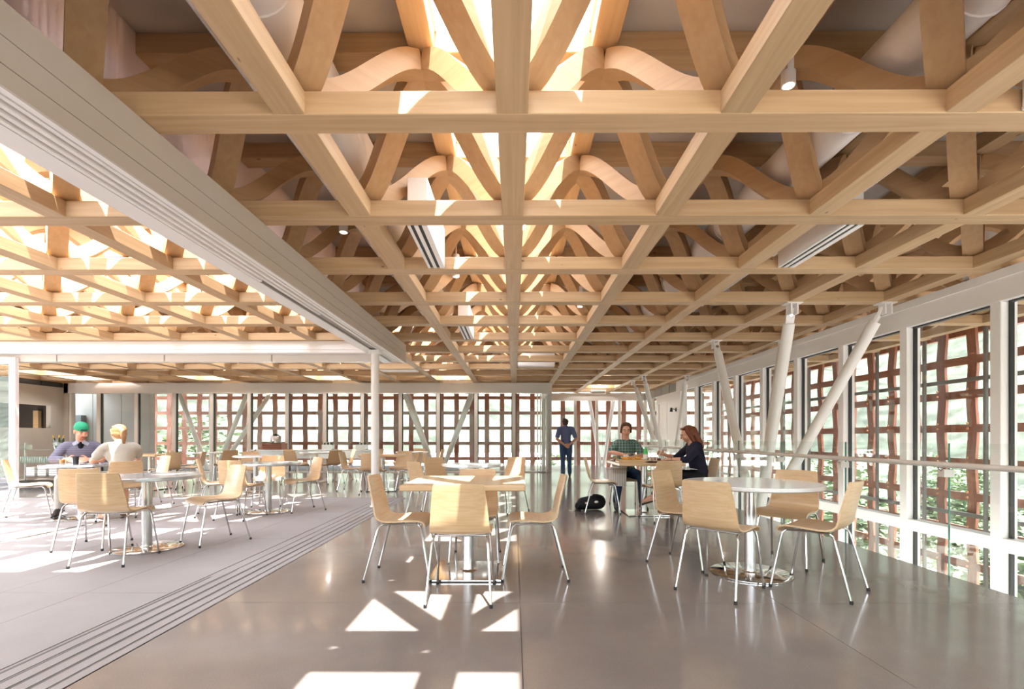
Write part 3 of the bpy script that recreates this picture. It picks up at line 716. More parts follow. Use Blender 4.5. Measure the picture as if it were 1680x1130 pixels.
def round_table(x, y, r, h, label, top, group='round pedestal tables'):
    e = empty('round_table', (x, y, 0)); tag(e, label, 'table', group)
    MB().lathe([(r - .012, h - .034), (r, h - .026), (r, h - .004), (r - .004, h)], 48).build('table_top', top, e, smooth=True)
    MB().lathe([(.046, .018), (.046, h - .04), (.12, h - .04), (.12, h - .034)], 20).build('pedestal', M_STEEL, e, smooth=True)
    MB().lathe([(.31, .004), (.31, .010), (.30, .016), (.06, .022), (.055, .03), (.046, .03)], 40).build('base_disc', M_BASEP, e, smooth=True)
    MB().lathe([(.30, 0), (.30, .004)], 32).build('base_pad', M_BLACK, e)
    return e
def square_table(x, y, s, h, label, top=None, rz=0, group='square pedestal tables'):
    e = empty('square_table', (x, y, 0), rz); tag(e, label, 'table', group); q = s / 2
    MB().bbox(-q, q, -q, q, h - .045, h, .008).build('table_top', top or M_TOPW, e)
    MB().lathe([(.046, .018), (.046, h - .055), (.13, h - .055), (.13, h - .046)], 20).build('pedestal', M_STEEL, e, smooth=True)
    MB().bbox(-.29, .29, -.29, .29, .006, .02, .003).build('base_plate', M_BASEP, e)
    MB().lathe([(.075, .02), (.06, .03), (.046, .032)], 20).build('base_collar', M_BASEP, e, smooth=True)
    MB().box(-.28, .28, -.28, .28, 0, .006).build('base_pad', M_BLACK, e)
    return e
square_table(-.37, 4.03, .93, .765, 'square light wood table in front, sunlight on its top')
round_table(1.95, 4.0, .53, .75, 'round white table beside the glass railing', M_WTOP)
square_table(1.92, 7.16, .92, .765, 'square wood table where the plaid-shirted man and red-haired woman eat')
round_table(-3.69, 4.88, .475, .735, 'round grey table on the terrace, nearest the camera', M_GTOP)
round_table(-6.0, 6.72, .44, .75, 'round grey table between the green-capped man and ponytailed woman', M_GTOP)
round_table(-3.69, 7.30, .47, .74, 'round grey table at the back of the terrace', M_GTOP)
round_table(-.57, 6.80, .43, .75, 'round white table just behind the front wood table', M_WTOP)
square_table(-2.78, 10.3, .80, .765, 'square wood table behind the slim white column')
round_table(-5.3, 9.95, .42, .75, 'round white table just past the terrace threshold', M_WTOP)
square_table(-7.85, 10.45, .75, .765, 'square wood table farthest to the left, near the bar')
round_table(-7.6, 12.3, .42, .75, 'round white table in front of the pale branching column by the concrete wall', M_WTOP)
round_table(-5.0, 12.3, .42, .75, 'round white table in front of the counter with the urn', M_WTOP)
round_table(-2.7, 12.85, .42, .75, 'round white table in front of the middle of the far glazing', M_WTOP)

chair(-.357, 3.44, 0, 1, 'plywood chair with its back to the camera at the front wood table')
chair(-.885, 3.94, 1, 0, 'plywood chair facing right at the front wood table')
chair(.165, 3.96, -1, 0, 'plywood chair facing left at the front wood table')
chair(-.345, 4.47, 0, -1, 'plywood chair tucked behind the front wood table, facing the camera')
chair(1.53, 3.59, .72, .69, 'plywood chair with its back to the camera at the round white table by the railing')
chair(2.25, 3.60, -.667, .745, 'plywood chair angled left at the near side of the white table by the railing')
chair(2.47, 4.38, -.7, -.68, 'plywood chair behind the white table, against the glass railing')
chair(1.54, 4.33, .7, -.7, 'plywood chair facing the camera at the far left of the white railing table')
chair(1.33, 7.3, .96, -.1, 'empty plywood chair beside the black backpack')
chair(2.02, 6.62, -.12, 1, 'empty plywood chair with its back to the camera at the couple\'s table')
chair(2.74, 7.2, -1, .02, 'plywood chair on which the red-haired woman sits')
chair(1.84, 7.95, 0, -1, 'plywood chair on which the plaid-shirted man sits')
chair(-3.60, 4.40, -.12, .99, 'plywood chair with its back to the camera at the front terrace table')
chair(-4.31, 4.98, -.2, .98, 'plywood chair at the left of the front terrace table, in shade')
chair(-3.21, 5.22, -.555, -.83, 'plywood chair turned toward the camera at the right of the front terrace table')
chair(-6.72, 6.72, .80, .6, 'plywood chair at the far left edge of the terrace, facing right')
chair(-5.20, 6.42, -.78, .62, 'plywood chair under the ponytailed woman')
chair(-6.50, 7.28, .62, -.78, 'plywood chair under the green-capped man')
chair(-6.05, 8.05, -.5, -.86, 'sunlit plywood chair behind the ponytailed woman')
chair(-3.78, 6.74, .12, .99, 'sunlit plywood chair with its back to the camera at the back terrace table')
chair(-4.28, 7.02, .85, .45, 'plywood chair on the left of the back terrace table')
chair(-3.24, 7.45, -.70, -.71, 'plywood chair facing left on the right of the back terrace table')
chair(-4.05, 8.05, .25, -.97, 'plywood chair behind the back terrace table, facing the camera')
chair(-1.10, 6.38, .75, .66, 'plywood chair at the near left of the white table behind the front table')
chair(-1.05, 7.28, .72, -.7, 'plywood chair at the far left of the white table behind the front table')
chair(-.10, 7.35, -.62, -.78, 'plywood chair at the right of the white table behind the front table')
chair(-7.30, 10.15, -.95, .3, 'near plywood chair right of the leftmost wood table')
chair(-7.12, 10.72, -.95, -.3, 'far plywood chair right of the leftmost wood table')
chair(-7.95, 11.65, .9, .4, 'plywood chair facing right in front of the pale branching column')
chair(-7.12, 12.0, -.8, .6, 'plywood chair on the near right of the white table by the branching column')
chair(-7.0, 12.6, -.9, -.4, 'plywood chair on the far right of the white table by the branching column')
chair(-5.65, 10.42, .5, -.86, 'plywood chair behind the white table at the terrace threshold')
chair(-5.25, 11.72, .3, .95, 'plywood chair nearest us at the white table before the urn counter')
chair(-4.52, 11.95, -.8, .6, 'plywood chair on the near right of the table before the urn counter')
chair(-4.42, 12.65, -.85, -.5, 'plywood chair on the far right of the table before the urn counter')
chair(-5.62, 12.5, .95, -.3, 'plywood chair left of the table before the urn counter')
chair(-3.42, 10.32, 1, 0, 'plywood chair facing right at the wood table behind the white column')
chair(-2.80, 9.72, 0, 1, 'plywood chair half hidden by the white column')
chair(-2.52, 10.88, -.1, -1, 'plywood chair on the far side of the wood table behind the white column')
chair(-2.18, 10.22, -1, .1, 'plywood chair facing left just right of the white column')
chair(-2.10, 12.75, -1, .1, 'plywood chair right of the white table at the middle glazing')
chair(-3.30, 12.85, 1, 0, 'plywood chair left of the white table at the middle glazing')
chair(-2.65, 13.45, 0, -1, 'plywood chair on the glazing side of the middle white table')

# ------------------------------------------------------------------ counter with the urn by the far glazing
ct = empty('side_counter', (-5.9, 14.6, 0)); tag(ct, 'long steel-legged side counter by the far glazing', 'counter')
MB().bbox(-1.9, 1.9, -.32, .32, .72, .76, .005).build('counter_top', M_WTOP, ct)
for x in (-1.8, -.1, 1.8):
    for y in (-.26, .26): MB().tube([(x, y, 0), (x, y, .72)], .02, 8).build('leg', M_STEEL, ct, smooth=True)
MB().box(-1.8, 1.8, -.28, -.25, .5, .72).build('apron', M_STEEL, ct)
bxw = empty('wooden_crate', (-7.15, 14.5, .76)); tag(bxw, 'brown wooden crate under the steel urn', 'crate')
for z in (.0, .065, .13): MB().bbox(-.29, .29, -.2, -.18, z, z + .058, .003).build('slat', M_LATT, bxw); MB().bbox(-.29, .29, .18, .2, z, z + .058, .003).build('slat', M_LATT, bxw)
for x in (-.29, .27): MB().box(x, x + .02, -.18, .18, 0, .188).build('end_board', M_LATT, bxw)
MB().box(-.27, .27, -.18, .18, .17, .188).build('lid', M_LATT, bxw)
ur = empty('drink_urn', (-7.12, 14.5, .948)); tag(ur, 'shiny steel drink urn on the wooden crate', 'urn')
MB().lathe([(.12, 0), (.15, .02), (.15, .2), (.13, .225)], 24).build('body', M_STEEL, ur, smooth=True)
MB().lathe([(.1, .225), (.1, .25), (.04, .268), (.02, .285)], 20).build('lid', M_BLACK, ur, smooth=True)
MB().tube([(0, -.15, .05), (0, -.19, .05), (0, -.19, .02)], .012).build('tap', M_BLACK, ur)
for i, (x, lb) in enumerate(((-5.55, 'steel cutlery caddy at the middle of the side counter'), (-4.55, 'steel cutlery caddy at the right end of the side counter'))):
    cd_ = empty('cutlery_caddy', (x, 14.5, .76)); tag(cd_, lb, 'caddy')
    MB().box(-.15, .15, -.11, -.1, 0, .15).box(-.15, .15, .1, .11, 0, .15).box(-.15, -.14, -.1, .1, 0, .15).box(.14, .15, -.1, .1, 0, .15).box(-.15, .15, -.1, .1, 0, .01).build('tray', M_STEEL, cd_)
    for q in range(5): MB().lathe([(.028, .01), (.032, .2 + .02 * (q % 2))], 10, T(-.1 + .05 * q, 0, 0)).build('cup', M_STEEL if q % 2 else M_DARK, cd_, smooth=True)

# ------------------------------------------------------------------ bar trolley with glasses and ice bucket
M_CLEAR = glassmat('clear_glassware', (0.9, 0.94, 0.93, 1), 0.08)
br = empty('glass_bar_trolley', (-10.75, 11.1, 0)); tag(br, 'glass shelved bar trolley behind the green-capped man', 'trolley')
for x in (-.75, .75):
    for y in (-.28, .28): MB().tube([(x, y, .1), (x, y, 1.0)], .016, 10).build('post', M_CHROME, br, smooth=True)
for z in (.24, .54, .84): MB().bbox(-.77, .77, -.3, .3, z, z + .012, .002).build('shelf', M_CLEAR, br)
MB().box(-.77, .77, -.3, .3, .06, .12).build('base_board', M_BLACK, br)
MB().box(-.76, -.5, -.2, .2, .852, .95).build('glass_screen', M_CLEAR, br)
tb = MB().lathe([(.03, 0), (.034, .13), (.031, .13), (.027, .006)], 10).mesh('tumbler', M_CLEAR, True)
for i in range(9):
    for r in range(2):
        o = inst('tumbler', tb, None, T(-10.75 - .62 + i * .11, 11.0 + r * .16, .552)); tag(o, 'clear tumbler on the middle shelf of the bar trolley', 'glass', 'tumblers on the bar trolley')
for i in range(3):
    e = empty('napkin_stack', (-11.0 + .26 * i, 11.1, .252)); tag(e, ('leftmost', 'middle', 'rightmost')[i] + ' white stack of folded napkins on the lowest trolley shelf', 'napkins')
    for q in range(4): MB().bbox(-.1, .1, -.1, .1, q * .05, q * .05 + .045, .008).build('napkin_pack', M_WHITE, e)
ib = empty('ice_bucket', (-10.45, 11.1, .852)); tag(ib, 'clear ice bucket of wine bottles on the bar trolley', 'ice bucket')
MB().lathe([(.085, 0), (.11, .2), (.105, .2), (.08, .01)], 20).build('bucket', M_CLEAR, ib, smooth=True)
M_BOT = plain('bottle_green', rgb(70,74,30), .12, 0, .1, spec=.7); M_FOIL = plain('gold_foil', rgb(206,170,84), .35, .7)
bme = MB().lathe([(.03, 0), (.036, .01), (.036, .19), (.014, .25), (.013, .3)], 14).mesh('bottle_body', M_BOT, True); fme = MB().lathe([(.0145, .24), (.0155, .31)], 12).mesh('foil', M_FOIL, True); lme = MB().lathe([(.0368, .06), (.0368, .14)], 14, close=False).mesh('paper_label', M_WHITE, True)
for i, (dx, dy, ax, ay, z, lb) in enumerate(((-.03, 0, -.25, .05, .02, 'gold-foiled wine bottle leaning left in the ice bucket'), (.04, .03, .3, .1, .02, 'gold-foiled wine bottle leaning right in the ice bucket'), (.0, -.03, .05, -.15, .02, 'gold-foiled wine bottle upright in the ice bucket'))):
    e = empty('wine_bottle', (-10.45 + dx, 11.1 + dy, .852 + z)); e.rotation_euler = (ay, ax, 0); tag(e, lb, 'bottle'); inst('body', bme, e); inst('foil', fme, e); inst('paper_label', lme, e)
e = empty('wine_bottle', (-10.25, 11.1, 1.10)); e.rotation_euler = (0.1, 1.9, 0); 
e.location = (-10.28, 11.12, .90); e.rotation_euler = (0, math.pi / 2, .3); tag(e, 'dark wine bottle lying beside the ice bucket', 'bottle'); inst('body', bme, e); inst('foil', fme, e); inst('paper_label', lme, e)

# ================================================================== PEOPLE
def V(*a): return Vector(a)
class Flesh:
    """overlapping tapered limbs fused into one continuous skin"""
    def __init__(s): s.b = MB()
    def cap(s, p0, r0, p1, r1):
        bm = bmesh.new()
        for p, r in ((p0, r0), (p1, r1)): bmesh.ops.create_icosphere(bm, subdivisions=2, radius=r, matrix=Matrix.Translation(Vector(p)))
        res = bmesh.ops.convex_hull(bm, input=list(bm.verts))
        junk = [g for g in res['geom_interior'] if isinstance(g, bmesh.types.BMVert)] + [g for g in res['geom_unused'] if isinstance(g, bmesh.types.BMVert)]
        bmesh.ops.delete(bm, geom=list(set(junk)), context='VERTS'); s.b.bm(bm); return s
    def ell(s, c, r, M=None):
        s.b.ball(c, r, M, 18, 12); return s
    def chain(s, pts, rs):
        for i in range(len(pts) - 1): s.cap(pts[i], rs[i], pts[i+1], rs[i+1])
        return s
    def build(s, name, m, parent, vox=.008, sm=6):
        o = s.b.build(name, m, parent)
        r = o.modifiers.new('fuse', 'REMESH'); r.mode = 'VOXEL'; r.voxel_size = vox
        k = o.modifiers.new('soften', 'SMOOTH'); k.factor = .5; k.iterations = sm
        bpy.context.view_layer.update()
        dg = bpy.context.evaluated_depsgraph_get()
        me = bpy.data.meshes.new_from_object(o.evaluated_get(dg)); o.modifiers.clear(); old = o.data; o.data = me; bpy.data.meshes.remove(old)
        me.materials.clear(); me.materials.append(m)
        for p in me.polygons: p.use_smooth = True
        return o
def hand(F, w, d, side, n, curl=.5, spread=1.0):
    """palm, four unequal bent fingers and a thumb leaving the side of the palm; d points to the knuckles, n out of the palm, side toward the thumb"""
    d = d.normalized(); n = (n - d * n.dot(d)).normalized(); sd = d.cross(n)
    if sd.dot(side) < 0: sd = -sd
    R = Matrix((sd, d, n)).transposed().to_4x4()
    F.cap(w, .024, w + d * .03, .022); F.ell(w + d * .055, (.040, .050, .015), R)
    for i, (o, L) in enumerate(((.030, .068), (.010, .078), (-.010, .072), (-.029, .056))):
        k = w + d * .092 + sd * o; a = curl * .6; b_ = curl * 1.5
        q1 = k + (d * math.cos(a) + n * math.sin(a)) * L * .5 + sd * o * .12 * spread; q2 = q1 + (d * math.cos(b_) + n * math.sin(b_)) * L * .5
        F.chain([k - d * .02, k, q1, q2], [.0095, .0092, .0085, .0070])
    t0 = w + d * .025 + sd * .028; t1 = t0 + (d * .6 + sd * .75 + n * .25).normalized() * .042; t2 = t1 + (d * .9 + sd * .15 + n * .3).normalized() * .032
    F.chain([t0, t1, t2], [.013, .0105, .0085])
def face_bits(root, H, hair_m, skin_lip, iris):
    M_E = bpy.data.materials.get('eye_white') or plain('eye_white', rgb(206,194,184), .4)
    for s in (-1, 1):
        e = MB().ball(H @ V(s*.031, .0785, .002), .0105, None, 10, 8).build('eye', M_E, root, smooth=True)
        MB().ball(H @ V(s*.031, .0855, .001), .0062, None, 8, 6).build('iris', iris, e, smooth=True)
        MB().tube([H @ V(s*.014, .0935, .021), H @ V(s*.032, .094, .026), H @ V(s*.050, .083, .020)], .0045, 6).build('eyebrow', hair_m, root, smooth=True)
    MB().ball(H @ V(0, .0865, -.055), (.024, .010, .0065), H.to_3x3().to_4x4(), 12, 8).build('lips', skin_lip, root, smooth=True)
def fabric(name, col, var=.12, scale=40, rough=.85): return plain(name, col, rough, 0, var, scale, spec=.2)
def stripes(name, c0, c1, kz=0, kx=0, c2=None, soft=.15):
    """woven check: bands along z and x of the garment"""
    m, nt, b = newmat(name); N = nt.nodes; L = nt.links
    tc = N.new('ShaderNodeTexCoord'); sp = N.new('ShaderNodeSeparateXYZ'); L.new(tc.outputs['Object'], sp.inputs[0]); last = None
    b.inputs['Base Color'].default_value = c0
    def band(axis, k, thr):
        mu = N.new('ShaderNodeMath'); mu.operation = 'MULTIPLY'; mu.inputs[1].default_value = k; L.new(sp.outputs[axis], mu.inputs[0])
        fr = N.new('ShaderNodeMath'); fr.operation = 'FRACT'; L.new(mu.outputs[0], fr.inputs[0])
        gt = N.new('ShaderNodeMath'); gt.operation = 'GREATER_THAN'; gt.inputs[1].default_value = thr; L.new(fr.outputs[0], gt.inputs[0]); return gt.outputs[0]
    def mix(f, fac, a, c):
        mx = N.new('ShaderNodeMix'); mx.data_type = 'RGBA'; mu = N.new('ShaderNodeMath'); mu.operation = 'MULTIPLY'; mu.inputs[1].default_value = fac; L.new(f, mu.inputs[0]); L.new(mu.outputs[0], mx.inputs[0])
        if isinstance(a, tuple): mx.inputs[6].default_value = a
        else: L.new(a, mx.inputs[6])
        mx.inputs[7].default_value = c; return mx.outputs[2]
    last = c0
    if kz: last = mix(band('Z', kz, .55), .6, last, c1)
    if kx: last = mix(band('X', kx, .55), .6, last, c1)
    if c2:
        last = mix(band('Z', kz, .9), .7, last, c2)
        if kx: last = mix(band('X', kx, .9), .7, last, c2)
    L.new(last, b.inputs['Base Color']); b.inputs['Roughness'].default_value = .85; b.inputs['Specular IOR Level'].default_value = .2
    return m

def person(label, loc, rz, J, skin, hair, shirt, trousers, shoes, sleeve=.55, hairstyle='short', extra=None, build=1.0, barefoot=False, long_legs=True, neck_open=0.0):
    root = empty('person', loc, rz); tag(root, label, 'person')
    g = lambda k: Vector(J[k])
    pel, che, nk, hc = g('pelvis'), g('chest'), g('neck'), g('head')
    H = Matrix.Translation(hc) @ Matrix.Rotation(J.get('yaw', 0), 4, 'Z') @ Matrix.Rotation(-J.get('nod', 0), 4, 'X')
    Hr = H.to_3x3().to_4x4()
    sr, sl = g('sho_r'), g('sho_l')
    B = Flesh(); q = build
    # head
    B.ell(H @ V(0, -.012, .030), (.074, .091, .085), Hr).ell(H @ V(0, .022, -.028), (.060, .066, .080), Hr).ell(H @ V(0, .046, -.086), (.032, .030, .024), Hr)
    B.cap(H @ V(-.034, .078, .016), .011, H @ V(.034, .078, .016), .011).cap(H @ V(0, .090, .008), .0085, H @ V(0, .106, -.027), .0135)
    for s in (-1, 1): B.ell(H @ V(s*.076, -.004, -.010), (.010, .019, .031), Hr).ell(H @ V(s*.036, .064, -.03), (.026, .022, .026), Hr)
    B.cap(nk - V(0, 0, .03), .060, H @ V(0, -.014, -.065), .052)
    # trunk
    B.ell(pel, (.155 * q, .105 * q, .12)).cap(pel + V(0, 0, .05), .115 * q, che, .125 * q).ell(che + (nk - che) * .25, (.165 * q, .108 * q, .15))
    B.cap(sr * .82 + nk * .18, .062, sl * .82 + nk * .18, .062)
    for s, sh in (('r', sr), ('l', sl)):
        el, wr = g('elb_' + s), g('wri_' + s)
        B.chain([sh, sh.lerp(el, .45), el, el.lerp(wr, .35), wr], [.054 * q, .047 * q, .039 * q, .040 * q, .026])
        hd_, hs, hn, cu = J['hand_' + s]
        hand(B, wr, V(*hd_), V(*hs), V(*hn), cu)
        hp, kn, an, toe = g('hip_' + s), g('kne_' + s), g('ank_' + s), g('toe_' + s)
        mid = kn.lerp(an, .35)
        B.chain([hp, hp.lerp(kn, .5), kn, mid, an], [.088 * q, .074 * q, .056, .056, .037])
        heel = an - (toe - an).normalized() * .03; heel.z = an.z - .045
        B.cap(heel, .032, toe, .026).cap(an, .037, toe, .026)
    B.build('body', skin, root, vox=.0075, sm=4)
    # shirt
    Sx = Flesh(); t = .016
    Sx.ell(pel + V(0, 0, .04), (.155 * q + t, .105 * q + t, .115)).cap(pel + V(0, 0, .06), .115 * q + t + .008, che, .125 * q + t).ell(che + (nk - che) * .25, (.165 * q + t, .108 * q + t, .15 + t))
    Sx.cap(sr * .80 + nk * .20, .062 + t, sl * .80 + nk * .20, .062 + t)
    if neck_open == 0: Sx.cap(nk - V(0, 0, .03), .075, nk + V(0, -.004, .015), .066)
    for s, sh in (('r', sr), ('l', sl)):
        el, wr = g('elb_' + s), g('wri_' + s)
        if sleeve <= 1: Sx.chain([sh, sh.lerp(el, .45 * sleeve), sh.lerp(el, sleeve)], [.054 * q + t, .049 * q + t + .004, .045 * q + t + .006])
        else: Sx.chain([sh, sh.lerp(el, .45), el, el.lerp(wr, sleeve - 1)], [.054 * q + t, .047 * q + t, .040 * q + t, .031 + t])
    so = Sx.build('shirt', shirt, root, vox=.010, sm=5)
    # trousers
    Tr = Flesh(); Tr.ell(pel - V(0, 0, .01), (.155 * q + .014, .105 * q + .016, .115))
    for s in ('r', 'l'):
        hp, kn, an = g('hip_' + s), g('kne_' + s), g('ank_' + s); mid = kn.lerp(an, .4)
        if long_legs: Tr.chain([hp, hp.lerp(kn, .5), kn, mid, kn.lerp(an, .92)], [.092 * q + .012, .080 * q + .010, .068, .064, .058])
        else: Tr.chain([hp, hp.lerp(kn, .5), hp.lerp(kn, .9)], [.094 * q + .014, .084 * q + .012, .074])
    Tr.build('trousers', trousers, root, vox=.010, sm=4)
    for s in ('r', 'l'):
        an, toe = g('ank_' + s), g('toe_' + s); f = (toe - an).normalized()
        if barefoot:
            up = V(0, 0, 1); b0 = an - f * .04 - V(0, 0, .075); b1 = toe + f * .03 - V(0, 0, .034)
            so_ = Flesh(); so_.cap(b0, .012, b1, .012).cap(b0 + V(.022, 0, 0), .012, b1 + V(.022, 0, 0), .012).cap(b0 - V(.022, 0, 0), .012, b1 - V(.022, 0, 0), .012); so_.build('sandal', shoes, root, vox=.006, sm=3)
        else:
            heel = an - f * .04; heel.z = an.z - .042
            so_ = Flesh(); so_.cap(heel, .040, toe + V(0, 0, .004), .036).cap(an - V(0, 0, .01), .046, toe, .034); so_.build('shoe', shoes, root, vox=.009, sm=4)
    # hair
    Hh = Flesh()
    if hairstyle == 'cap':
        Hh.ell(H @ V(0, -.030, .0), (.079, .080, .062), Hr)
    else:
        Hh.ell(H @ V(0, -.030, .047), (.082, .092, .083), Hr).ell(H @ V(0, -.040, .0), (.080, .070, .075), Hr)
        Hh.cap(H @ V(-.040, .050, .100), .020, H @ V(.040, .050, .100), .020)
    if hairstyle in ('short', 'long'):
        for s in (-1, 1): Hh.cap(H @ V(s*.072, .028, .05), .016, H @ V(s*.077, .012, -.012), .011)
    if hairstyle == 'tousled':
        for s in (-1, 1): Hh.cap(H @ V(s*.070, .035, .06), .020, H @ V(s*.078, .005, -.03), .016); Hh.cap(H @ V(s*.03, .05, .11), .026, H @ V(s*.062, .03, .085), .024)
        Hh.cap(H @ V(0, -.06, -.03), .05, H @ V(0, -.06, -.085), .035)
    if hairstyle == 'long':
        for s in (-1, 1): Hh.chain([H @ V(s*.066, .012, .055), H @ V(s*.080, -.012, -.05), H @ V(s*.074, -.04, -.15)], [.030, .030, .026])
        Hh.chain([H @ V(0, -.085, .03), H @ V(0, -.10, -.09), H @ V(0, -.125, -.20), H @ V(0, -.15, -.25)], [.070, .068, .058, .022])
    if hairstyle == 'ponytail':
        Hh.chain([H @ V(0, -.105, .045), H @ V(0, -.135, .01), H @ V(.004, -.145, -.07), H @ V(.006, -.125, -.16)], [.028, .030, .034, .010])
        for s in (-1, 1): Hh.cap(H @ V(s*.068, .03, .055), .020, H @ V(s*.074, -.02, -.005), .018)
    Hh.build('hair', hair, root, vox=.007, sm=4)
    return root, H
def SK(r, g_, b_): return plain('skin', rgb(r, g_, b_), .5, 0, .05, 20)
LIP = plain('lips', rgb(176,104,92), .4); IRI = plain('iris', rgb(58,44,34), .2)

# --- standing man, hands clasped behind his back
J = dict(pelvis=(0, 0, .93), chest=(0, .0, 1.24), neck=(0, .02, 1.405), head=(-.02, .062, 1.545), yaw=.35, nod=-.25,
    sho_r=(.185, 0, 1.36), sho_l=(-.185, 0, 1.36), elb_r=(.275, -.10, 1.085), elb_l=(-.275, -.10, 1.085), wri_r=(.085, -.185, .93), wri_l=(-.075, -.175, .915),
    hand_r=((-.75, -.05, -.5), (0, 0, 1), (0, -1, .1), .5), hand_l=((.75, -.05, -.45), (0, 0, 1), (0, -1, .1), .5),
    hip_r=(.088, 0, .90), hip_l=(-.088, 0, .90), kne_r=(.10, .02, .49), kne_l=(-.085, .02, .49), ank_r=(.105, -.02, .085), ank_l=(-.09, -.05, .085), toe_r=(.13, .13, .035), toe_l=(-.11, .10, .035))
HB1 = plain('hair_dark', rgb(58,46,42), .7, 0, .2, 60)
r, H = person('man in blue shirt and jeans standing at the corridor with hands behind his back', (1.49, 13.9, 0), 0.05, J, SK(196,146,118), HB1,
    stripes('blue_shirt', rgb(104,112,152), rgb(84,90,132), 26, 0), fabric('jeans', rgb(58,80,112)), plain('brown_leather', rgb(52,36,28), .5), sleeve=.75)
face_bits(r, H, HB1, LIP, IRI)
MB().lathe([(.176, 0), (.178, .004), (.178, .032), (.176, .036)], 28, T(0, 0, .985) @ Matrix.Diagonal((1, .70, 1, 1))).build('belt', plain('belt_leather', rgb(60,34,26), .5), r, smooth=True)

# --- man in the plaid shirt
J = dict(pelvis=(0, -.04, .56), chest=(.02, .015, .88), neck=(.02, .05, 1.06), head=(.03, .095, 1.235), yaw=-.12, nod=.18,
    sho_r=(.180, .03, 1.00), sho_l=(-.14, .03, 1.00), elb_r=(.285, .13, .885), elb_l=(-.235, .17, .84), wri_r=(.115, .33, .85), wri_l=(-.07, .40, .82),
    hand_r=((-.45, .75, -.45), (-.3, 0, .9), (-.6, -.4, -.5), .9), hand_l=((.5, .8, -.1), (.1, 0, 1), (.7, -.5, -.2), .6),
    hip_r=(.09, 0, .535), hip_l=(-.09, 0, .535), kne_r=(.20, .42, .53), kne_l=(-.13, .44, .53), ank_r=(.24, .34, .10), ank_l=(-.15, .42, .10), toe_r=(.27, .50, .035), toe_l=(-.17, .58, .035))
HB2 = plain('hair_brown', rgb(92,58,40), .7, 0, .25, 60)
r, H = person('man in green plaid shirt eating at the square table', (1.84, 7.93, 0), math.pi, J, SK(214,160,134), HB2,
    stripes('plaid_shirt', rgb(92,132,122), rgb(44,60,66), 22, 22, rgb(196,206,196)), fabric('jeans_dark', rgb(50,70,100)), plain('grey_shoe', rgb(70,66,62), .6), sleeve=.78, hairstyle='tousled', build=.93)
face_bits(r, H, HB2, LIP, IRI)
for s in (-1, 1): MB().bbox(-.045, .045, -.006, .006, -.022, .022, .004, Matrix.Translation(V(.02 + s*.052, .115, 1.05)) @ RZ(-s*.5) @ RY(s*.5)).build('collar', bpy.data.materials['plaid_shirt'], r)

# --- red-haired woman
J = dict(pelvis=(0, -.03, .56), chest=(0, .03, .86), neck=(0, .075, 1.03), head=(0, .145, 1.165), yaw=0, nod=.32,
    sho_r=(.175, .05, .975), sho_l=(-.175, .05, .975), elb_r=(.22, .25, .80), elb_l=(-.23, .24, .795), wri_r=(.08, .47, .865), wri_l=(-.15, .47, .80),
    hand_r=((-.25, .85, .25), (-.6, 0, .7), (-.8, -.2, -.3), .7), hand_l=((.2, .95, -.12), (.7, 0, .4), (.1, -.1, -1), .35),
    hip_r=(.09, 0, .535), hip_l=(-.09, 0, .535), kne_r=(.09, .42, .52), kne_l=(-.06, .45, .60), ank_r=(.11, .36, .10), ank_l=(-.13, .68, .27), toe_r=(.12, .53, .035), toe_l=(-.14, .83, .195))
HB3 = plain('hair_auburn', rgb(112,56,32), .55, 0, .3, 50)
r, H = person('woman with long auburn hair in a dark top holding a phone', (2.72, 7.2, 0), math.pi / 2, J, SK(218,164,138), HB3,
    fabric('navy_top', rgb(38,38,54), .1), fabric('black_trousers', rgb(30,29,31), .1), plain('sandal_leather', rgb(44,32,28), .5), sleeve=1.25, hairstyle='long', build=.92, barefoot=True, neck_open=1)
face_bits(r, H, HB3, LIP, IRI)
MB().lathe([(.033, -.008), (.035, 0), (.033, .008)], 14, Matrix.Translation(V(-.155, .44, .80)) @ RX(-math.pi / 2)).build('bracelet', plain('tan_bracelet', rgb(150,110,70), .5), r, smooth=True)

# --- man in the green cap
J = dict(pelvis=(0, -.05, .56), chest=(0, .03, .87), neck=(0, .09, 1.04), head=(-.005, .165, 1.205), yaw=.40, nod=.34,
    sho_r=(.19, .04, .975), sho_l=(-.19, .04, .975), elb_r=(.30, .19, .80), elb_l=(-.31, .20, .80), wri_r=(.13, .40, .805), wri_l=(-.10, .43, .80),
    hand_r=((-.5, .8, -.05), (-.2, .1, .9), (-.8, -.4, -.2), .6), hand_l=((.55, .8, 0), (.2, .1, .9), (.8, -.4, -.2), .6),
    hip_r=(.09, 0, .535), hip_l=(-.09, 0, .535), kne_r=(.20, .42, .53), kne_l=(-.18, .42, .53), ank_r=(.22, .36, .10), ank_l=(-.20, .36, .10), toe_r=(.25, .52, .035), toe_l=(-.23, .52, .035))
HB4 = plain('hair_sandy', rgb(120,84,58), .7, 0, .2, 60)
RZ4 = math.atan2(-.62, -.78)
r, H = person('man in backwards green cap and purple-grey shirt at the terrace table', (-6.50, 7.28, 0), RZ4, J, SK(224,164,138), HB4,
    stripes('violet_shirt', rgb(122,120,138), rgb(100,98,116), 30, 0), fabric('stone_trousers', rgb(206,200,194)), plain('dark_shoe', rgb(48,40,38), .6), sleeve=1.7, hairstyle='cap')
face_bits(r, H, HB4, LIP, IRI)
TE = Flesh(); TE.ell(V(0, .150, 1.0), (.036, .024, .06)); TE.build('undershirt', fabric('black_tee', rgb(22,22,26)), r, vox=.007)
for s in (-1, 1): MB().bbox(-.045, .045, -.006, .006, -.026, .026, .004, Matrix.Translation(V(s*.055, .150, 1.035)) @ RZ(-s*.55) @ RY(s*.6)).build('collar', fabric('pale_collar', rgb(176,178,196)), r)
M_CAP = plain('green_cap', rgb(36,152,112), .7, 0, .06, 30)
